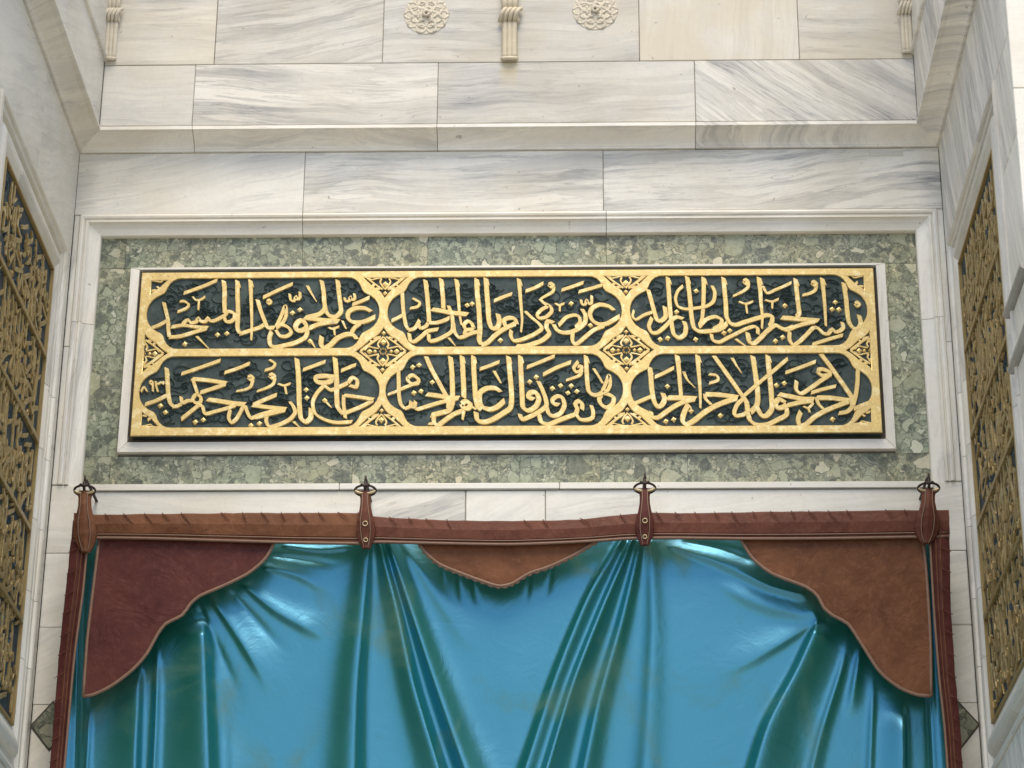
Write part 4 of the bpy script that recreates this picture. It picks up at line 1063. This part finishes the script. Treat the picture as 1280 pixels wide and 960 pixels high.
# --- cloth: a sheet whose folds follow the creases seen in the photograph
#       (polyline in photo measurements, half width, relief toward the viewer, all in metres, and fade at both ends)
FOLDS = [
 # (line, width to its left, width to its right, relief, fade in, fade out); left/right as seen going down
 # from the second hook
 ([(462, 675), (455, 760), (446, 860), (442, 975)], .080, .030, .050, 0, 0),
 ([(474, 675), (496, 760), (518, 860), (552, 975)], .055, .018, .052, 0, 0),
 ([(484, 675), (512, 760), (545, 860), (585, 975)], .020, .055, .056, 0, 0),
 ([(500, 676), (545, 745), (600, 830)], .03, .05, .014, 0, .5),
 # from the third hook
 ([(776, 678), (735, 750), (695, 850), (655, 975)], .020, .055, .052, 0, 0),
 ([(790, 678), (754, 760), (716, 860), (682, 975)], .018, .050, .052, 0, 0),
 ([(800, 680), (776, 780), (748, 880), (728, 975)], .020, .045, .040, 0, 0),
 ([(812, 680), (816, 780), (812, 880), (806, 975)], .035, .060, .026, 0, 0),
 # left edge, hanging folds
 ([(100, 690), (97, 800), (92, 975)], .02, .02, -.018, 0, 0),
 ([(112, 878), (108, 975)], .010, .014, .018, .1, 0),
 ([(176, 825), (170, 975)], .100, .016, .040, .1, 0),
 ([(196, 795), (196, 870), (192, 975)], .014, .018, .022, .2, 0),
 ([(255, 772), (258, 860), (262, 975)], .125, .035, .062, .08, 0),
 ([(290, 880), (292, 975)], .05, .05, .014, .3, 0),
 # puckers radiating from the step of the left corner piece
 ([(246, 752), (268, 800), (290, 850), (305, 890)], .030, .020, -.010, .1, .6),
 ([(262, 745), (300, 800), (330, 850), (338, 880)], .018, .050, .014, .1, .5),
 ([(285, 735), (325, 780), (365, 825)], .028, .018, -.009, .1, .6),
 ([(300, 728), (345, 765), (400, 795), (412, 800)], .016, .055, .015, .1, .3),
 ([(325, 708), (375, 722), (415, 745)], .014, .034, .010, .1, .5),
 ([(338, 694), (385, 700), (430, 708)], .018, .014, -.006, .1, .5),
 ([(350, 682), (400, 688), (445, 684)], .010, .020, .006, .1, .2),
 # right, from the hook towards the corner piece
 ([(830, 680), (900, 705), (960, 733), (1018, 748)], .018, .055, .013, .1, .1),
 ([(850, 676), (900, 686), (950, 704)], .02, .02, -.007, .1, .2),
 ([(880, 720), (940, 752), (1000, 768), (1030, 762)], .03, .06, .012, .4, .1),
 # radiating from the step of the right corner piece
 ([(1036, 768), (985, 800), (930, 832), (885, 850)], .070, .018, .014, .1, .6),
 ([(1026, 772), (996, 840), (960, 910), (940, 975)], .024, .120, .070, .08, 0),
 ([(1062, 790), (1050, 840), (1025, 920), (1012, 975)], .018, .030, .018, .2, .1),
 ([(1076, 805), (1068, 850), (1060, 905)], .012, .028, .016, .2, .5),
 ([(1092, 835), (1090, 880), (1086, 975)], .016, .020, .014, .2, 0),
 ([(1128, 868), (1128, 920), (1128, 975)], .100, .020, .058, .15, 0),
 ([(1158, 700), (1162, 850), (1168, 975)], .014, .014, -.016, 0, 0),
 # small gathers under the centre piece
 ([(552, 705), (556, 745)], .010, .010, -.006, .1, .7), ([(572, 715), (578, 762)], .010, .010, -.008, .1, .7), ([(590, 722), (598, 765)], .012, .012, -.008, .1, .7),
 ([(690, 708), (682, 755)], .012, .012, -.008, .1, .7), ([(662, 716), (658, 760)], .010, .010, -.006, .1, .7),
 # lower centre
 ([(585, 880), (600, 975)], .05, .05, .008, .6, 0), ([(640, 800), (650, 975)], .12, .12, .010, .6, 0),
]
def cloth():
    xs = np.linspace(-1.53, 1.56, 520)
    zs = np.concatenate([np.linspace(4.83, 3.85, 330), np.linspace(3.85, .1, 60)[1:]])
    Xg, Zg = np.meshgrid(xs, zs)
    Y = np.zeros_like(Xg)
    rs_ = np.random.RandomState(4)
    for pl, wl, wr, h, f0, f1 in FOLDS:
        P_ = [at(a, b, YC) for a, b in pl]; P_ = [np.array((p.x, p.z)) for p in P_]
        if pl[-1][1] >= 970:                              # folds that leave the picture hang on to the hem
            d = P_[-1]-P_[-2]; d = d/abs(d[1]); e = P_[-1]
            P_ += [e+d*.8, np.array((e[0]+d[0]*1.2, .05))]
        P_ = spline(P_, .04)
        seg = [np.linalg.norm(P_[i+1]-P_[i]) for i in range(len(P_)-1)]; tot = sum(seg); acc = 0
        best = np.full(Xg.shape, 1e9); par = np.zeros_like(Xg); side = np.zeros_like(Xg)
        for i in range(len(P_)-1):
            a, b = P_[i], P_[i+1]; d = b-a; l2 = d@d
            t = np.clip(((Xg-a[0])*d[0]+(Zg-a[1])*d[1])/l2, 0, 1)
            D = (Xg-a[0]-t*d[0])**2+(Zg-a[1]-t*d[1])**2
            cr = d[0]*(Zg-a[1])-d[1]*(Xg-a[0])
            m = D < best; best[m] = D[m]; side[m] = cr[m]; par[m] = ((acc+t*seg[i])/tot)[m]; acc += seg[i]
        best = np.sqrt(best)
        tot_v = min(tot, 1.0)
        s_ = par*tot/tot_v
        fade = np.ones_like(par)
        if f0 > 0: fade *= np.clip(s_/f0, 0, 1)
        if f1 > 0: fade *= np.clip((1-par)/f1, 0, 1)
        fade = fade*fade*(3-2*fade)
        # going down, the picture's left is negative side
        wd = np.where(side > 0, wr, wl)*(.50+.65*np.clip(s_, 0, 1.6))
        hh = h*1.08*(.62+.50*np.clip(s_, 0, 1.2))
        u = best/wd
        Y -= hh*fade*np.exp(-np.power(u, 1.7))
    # broad belly and small crumples
    for k in range(26):
        a = rs_.uniform(0, math.pi); fr = rs_.uniform(5, 26); ph = rs_.uniform(0, 6.3)
        Y += (.007/fr)*np.sin(fr*(Xg*math.cos(a)+Zg*math.sin(a)*.8)+ph+1.5*np.sin(3*Xg+ph))
    Y *= .9
    nz, nx = Xg.shape
    V = np.stack([Xg, Y, Zg-.1], -1).reshape(-1, 3)
    idx = np.arange(nz*nx).reshape(nz, nx)
    Fq = np.stack([idx[:-1, :-1], idx[1:, :-1], idx[1:, 1:], idx[:-1, 1:]], -1).reshape(-1, 4)
    me = bpy.data.meshes.new('cloth'); me.vertices.add(len(V)); me.vertices.foreach_set('co', V.ravel())
    me.loops.add(Fq.size); me.loops.foreach_set('vertex_index', Fq.ravel())
    me.polygons.add(len(Fq)); me.polygons.foreach_set('loop_start', np.arange(0, Fq.size, 4)); me.polygons.foreach_set('loop_total', np.full(len(Fq), 4))
    me.polygons.foreach_set('use_smooth', np.ones(len(Fq), bool)); me.update(); me.validate()
    me.materials.append(CLOTH)
    o = bpy.data.objects.new('cloth', me); link(o, cur); o['label'] = 'glossy blue-green cloth falling in folds'
    return o
cloth_o = cloth()

def plate(name, outline, y, th, mat, parent=cur, bulge=0.0, smooth=False):
    """flat leather piece with real thickness; outline in world (x, z)"""
    n = len(outline); c = (sum(p[0] for p in outline)/n, sum(p[1] for p in outline)/n)
    ins = [(p[0]+(c[0]-p[0])*.006, p[1]+(c[1]-p[1])*.006) for p in outline]
    vs = [(p[0], y+th, p[1]) for p in outline]+[(p[0], y+.002, p[1]) for p in outline]+[(p[0], y, p[1]) for p in ins]
    fs = [tuple(range(n))[::-1]]+[(i, (i+1) % n, n+(i+1) % n, n+i) for i in range(n)]+[(n+i, n+(i+1) % n, 2*n+(i+1) % n, 2*n+i) for i in range(n)]
    fs.append(tuple(range(2*n, 3*n)))
    o = mesh_obj(name, vs, fs, mat, parent); 
    bm = bmesh.new(); bm.from_mesh(o.data); bmesh.ops.triangulate(bm, faces=[f for f in bm.faces if len(f.verts) > 4]); bmesh.ops.recalc_face_normals(bm, faces=bm.faces); bm.to_mesh(o.data); bm.free()
    return o
def wp(pl, y, step=None):
    q = [at(a, b, y) for a, b in pl]; q = [(p.x, p.z) for p in q]
    return [tuple(v) for v in spline(q, step)] if step else q
rj = random.Random(2)
def rough(pl, amp):
    return [(x+rj.uniform(-amp, amp), z+rj.uniform(-amp, amp)) for x, z in pl]
# corner pieces
YL = YC-.088
def corner(pl_curve, pl_edge, mat, lab):
    cv = wp(pl_curve, YL, .02); ed = wp(pl_edge, YL, .05)
    o = plate('corner_piece', cv+ed[1:], YL, .012, mat); o['label'] = lab
    tube('piping', [(x, YL-.001, z) for x, z in cv], .0062, PIPING, o, 8)
    tube('piping', [(x, YL-.001, z) for x, z in ed], .0055, PIPING, o, 8)
    # stitched seam inside the piping
    return o
L1 = [(345, 674), (332, 698), (310, 717), (280, 732), (250, 745), (238, 755), (228, 769), (207, 780), (197, 793), (183, 818), (165, 838), (140, 857), (118, 868), (104, 871)]
L2 = [(104, 871), (109, 800), (116, 740), (124, 674)]
corner(L1, L2, LEATHER_DARK, 'maroon leather corner piece on the left with a stepped curved edge')
R1 = [(925, 672), (940, 697), (965, 717), (1008, 734), (1022, 745), (1030, 760), (1042, 770), (1060, 780), (1077, 805), (1100, 840), (1125, 860), (1148, 869), (1164, 870)]
R2 = [(1164, 870), (1163, 800), (1159, 730), (1154, 672)]
corner(R1, R2, LEATHER_TAN, 'tan brown leather corner piece on the right with a stepped curved edge')
# centre piece with a scalloped edge
V1 = wp([(518, 672), (533, 693), (550, 707), (576, 718), (603, 728), (623, 734), (640, 731), (662, 718), (686, 710), (714, 697), (736, 684), (755, 672)], YL+.004, .012)
sca = []
for i, (x, z) in enumerate(V1):
    a = V1[max(0, i-1)]; b = V1[min(len(V1)-1, i+1)]; t = (b[0]-a[0], b[1]-a[1]); L = math.hypot(*t) or 1
    k = .0028 if i % 2 else -.0028
    sca.append((x+t[1]/L*k, z-t[0]/L*k))
cp = plate('centre_piece', sca, YL+.004, .010, LEATHER_TAN); cp['label'] = 'tan leather centre piece with scalloped lower edge'
tube('piping', [(x, YL+.002, z+.004) for x, z in V1], .0055, PIPING, cp, 8)
tube('scalloped_edge', [(x, YL+.004, z-.001) for x, z in sca], .0042, PIPING, cp, 6)
# top band, slightly sagging between hooks, in three lengths
YB = YC-.105
TOPL = [(92, 641), (118, 643), (200, 642), (300, 641), (380, 641), (457, 641)]; BOTL = [(92, 677), (118, 673), (200, 674), (300, 677), (380, 679), (457, 680)]
TOPM = [(446, 642), (475, 646), (560, 650), (640, 651), (720, 649), (780, 643), (808, 641)]; BOTM = [(446, 679), (475, 678), (560, 680), (640, 681), (720, 678), (780, 674), (808, 673)]
TOPR = [(807, 640), (850, 641), (930, 640), (1000, 639), (1080, 638), (1186, 637)]; BOTR = [(807, 673), (850, 673), (930, 674), (1000, 674), (1080, 673), (1186, 671)]
def band(name, A, B, y, mat, amp=.0011, pipe=True):
    a = rough(wp(A, y, .03), amp); b = wp(B, y, .03)
    n = min(len(a), len(b)); a = [a[int(i*(len(a)-1)/(n-1))] for i in range(n)]; b = [b[int(i*(len(b)-1)/(n-1))] for i in range(n)]
    rings = []
    for (x0, z0), (x1, z1) in zip(a, b):
        r = []
        for f, d in ((0, .012), (0, .002), (.06, -.001), (.42, -.0075), (.78, -.003), (.80, .001), (1, -.001), (1, .012)):
            r.append((x0+(x1-x0)*f, y+d, z0+(z1-z0)*f))
        rings.append(r)
    o = loft(name, rings, mat, cur, smooth=False)
    if pipe:
        q = [(p[0], y-.003, p[1]+.001) for p in b]; tube('piping', q, .0048, PIPING, o, 8)
        q = [(p[0]*.84+r_[0]*.16, y-.003, p[1]*.84+r_[1]*.16) for p, r_ in zip(b, a)]; tube('piping', q, .0024, PIPING, o, 6)
    return a, b
band('top_band', TOPL, BOTL, YB, LEATHER_TAN); band('top_band', TOPM, BOTM, YB+.001, LEATHER); band('top_band', TOPR, BOTR, YB+.002, LEATHER)
LBo = [(91, 650), (84, 720), (73, 825), (62, 960), (54, 1060)]; LBi = [(110, 676), (104, 740), (93, 825), (81, 960), (72, 1060)]
RBo = [(1187, 645), (1188, 740), (1193, 830), (1200, 905), (1204, 975), (1207, 1060)]; RBi = [(1162, 676), (1167, 760), (1174, 850), (1180, 905), (1185, 975), (1188, 1060)]
def vband(A, B, mat):
    a, b = band('side_band', A, B, YB+.004, mat, .0012, False)
    for f, r in ((0.98, .0048), (.72, .0026), (.50, .0022)):
        q = [(x0+(x1-x0)*f, YB+.001-(.006 if f < .8 else 0), z0+(z1-z0)*f) for (x0, z0), (x1, z1) in zip(a, b)]
        tube('piping', q, r, PIPING if f > .9 else LEATHER_TAN, cur, 6)
    # below the picture the band runs on down to the hem
    (x0, z0), (x1, z1) = a[-1], b[-1]
    xa, xb = sorted((x0, x1))
    block(cur, xa, xb, YB+.001, YB+.016, .12, min(z0, z1)-.0005, mat, 'side_band')
    return a, b
LB = vband(LBo, LBi, LEATHER_DARK); RB = vband(RBo, RBi, LEATHER_DARK)
# lacing: short slanting thongs along the edges (many, joined)
VS, FS = [], []
def lace(p, q, r=.0022):
    p, q = np.array(p), np.array(q); t = q-p; t /= np.linalg.norm(t); a = np.cross(t, (0, 1., 0)); a /= np.linalg.norm(a); b = np.cross(t, a); o = len(VS)
    for e, m in ((p, .6), ((p+q)/2+np.array((0, -.0035, 0)), 1.0), (q, .4)):
        for k in range(5): VS.append(tuple(e+(a*math.cos(k*1.2566)+b*math.sin(k*1.2566))*r*m))
    for i in range(2):
        for k in range(5): FS.append((o+i*5+k, o+i*5+(k+1) % 5, o+(i+1)*5+(k+1) % 5, o+(i+1)*5+k))
for A, y in ((TOPL, YB), (TOPM, YB), (TOPR, YB)):
    n = int((A[-1][0]-A[0][0])/23)
    for i in range(n):
        f = (i+.6)/n; x = A[0][0]+(A[-1][0]-A[0][0])*f; yy = np.interp(x, [p[0] for p in A], [p[1] for p in A])
        p = at(x+rj.uniform(-2, 2), yy-1, y-.003); q = at(x+9+rj.uniform(-3, 3), yy+10+rj.uniform(-4, 3), y-.009)
        if rj.random() < .85: lace(p, q)
for A, B in ((LBo, LBi), (RBo, RBi)):
    n = 14
    for i in range(n):
        yy = 690+i*26+rj.uniform(-3, 3)
        xo = np.interp(yy, [p[1] for p in A], [p[0] for p in A]); xi = np.interp(yy, [p[1] for p in B], [p[0] for p in B])
        s_ = 1 if xi > xo else -1
        lace(at(xo-s_*1.5, yy+2, YB-.002), at(xo+(xi-xo)*.62, yy-5, YB-.007))
me = local_mesh('lacing', [tuple(np.array(v)-np.array((0, YC, .1))) for v in VS], FS, LEATHER)
o = link(bpy.data.objects.new('lacing', me), cur); o['kind'] = 'stuff'
# hanging straps, shaped like long leather tongues, each with a pierced rivet
def strap(px, pyt, pyb, wide, mat, middle):
    y = YB-.016
    prof = [(0, .78), (.04, .62), (.12, .54), (.25, .56), (.40, .72), (.55, .96), (.72, 1.0), (.84, .84), (.94, .56), (1.0, .30 if not middle else .42)]
    rings = []
    base = at(px, pyt, y); bot = at(px+(1 if px < 640 else -3 if px > 1100 else 0), pyb, y)
    for f, wv in prof:
        c = np.array(base)*(1-f)+np.array(bot)*f; c[1] = y+.012*(1-f)*0
        W = wide*wv
        bow = -.020*math.sin(math.pi*min(1, f*1.1))
        r = [(c[0]-W, y+.012+bow*.3, c[2]), (c[0]-W*.94, y+.003+bow*.6, c[2]), (c[0]-W*.45, y-.001+bow, c[2]), (c[0]-W*.38, y-.006+bow, c[2]), (c[0], y-.008+bow, c[2]), (c[0]+W*.38, y-.006+bow, c[2]), (c[0]+W*.45, y-.001+bow, c[2]), (c[0]+W*.94, y+.003+bow*.6, c[2]), (c[0]+W, y+.012+bow*.3, c[2])]
        rings.append(r)
    S = loft('strap', rings, mat, cur, smooth=False)
    for s_ in (-1, 1):
        q = []
        for f, wv in prof[1:]:
            c = np.array(base)*(1-f)+np.array(bot)*f; q.append((c[0]+s_*wide*wv*.50, y-.004-.020*math.sin(math.pi*min(1, f*1.1)), c[2]))
        t = tube('stitched_seam', q, .0022, PIPING, S, 6)
    if middle:
        for f, rr in ((.62, .0085), (.88, .007)):
            c = np.array(base)*(1-f)+np.array(bot)*f; yy = y-.010-.020*math.sin(math.pi*min(1, f*1.1))
            q = [(c[0]+rr*math.cos(a), yy, c[2]+rr*math.sin(a)) for a in np.linspace(0, 2*math.pi, 13)]
            tube('eyelet', q, .0022, BRASS, S, 6)
            q = [(c[0]+rr*.75*math.cos(a), yy+.002, c[2]+rr*.75*math.sin(a)) for a in np.linspace(0, 2*math.pi, 11)[:-1]]
            mesh_obj('rivet', q, [tuple(range(10))], LEATHER_DARK, S)
    # iron hook in the lintel holding the strap top: its own object
    return base, y
hook_lab = ['iron hook and ring at the far left end of the curtain', 'iron hook and ring over the strap left of the middle of the curtain',
            'iron hook and ring over the strap right of the middle of the curtain', 'iron hook and ring at the far right end of the curtain']
for i, (px, pt, pb, wd, mt, mid) in enumerate([(105.5, 614, 690, .042, LEATHER_TAN, False), (456.5, 614, 685, .034, LEATHER, True), (806, 611, 681, .033, LEATHER_DARK, True), (1161, 611, 679, .044, LEATHER, False)]):
    base, y = strap(px, pt, pb, wd, mt, mid)
    hk = thing('wall_hook', hook_lab[i], 'hook', (base.x, .0, base.z+.03), group='iron hooks holding the curtain')
    bx, bz = base.x, base.z
    e = [(bx+.037*math.cos(a), y+.004-.016*math.sin(a)*1.0, bz+.004+.014*math.sin(a)) for a in np.linspace(0, 2*math.pi, 25)]
    tube('ring', e, .0045, IRON, hk, 8)
    e = [(bx+.034*math.cos(a), y-.004, bz+.001+.011*math.sin(a)) for a in np.linspace(math.pi, 2*math.pi, 13)]
    tube('ring_lip', e, .0052, BRASS, hk, 8)
    tube('shank', [(bx, .02, bz+.052), (bx, y+.02, bz+.048), (bx, y-.010, bz+.030), (bx, y-.014, bz+.012), (bx, y-.002, bz+.002)], .0055, IRON, hk, 8, .01)
    tube('spike', [(bx, y-.006, bz+.022), (bx+.001, y-.010, bz+.040), (bx+.001, y-.012, bz+.054)], lambda t: .0055-.0018*t, IRON, hk, 8)
    tube('base_collar', [(bx-.014, y-.012, bz+.020), (bx, y-.018, bz+.014), (bx+.014, y-.012, bz+.020)], .006, IRON, hk, 8, .006)
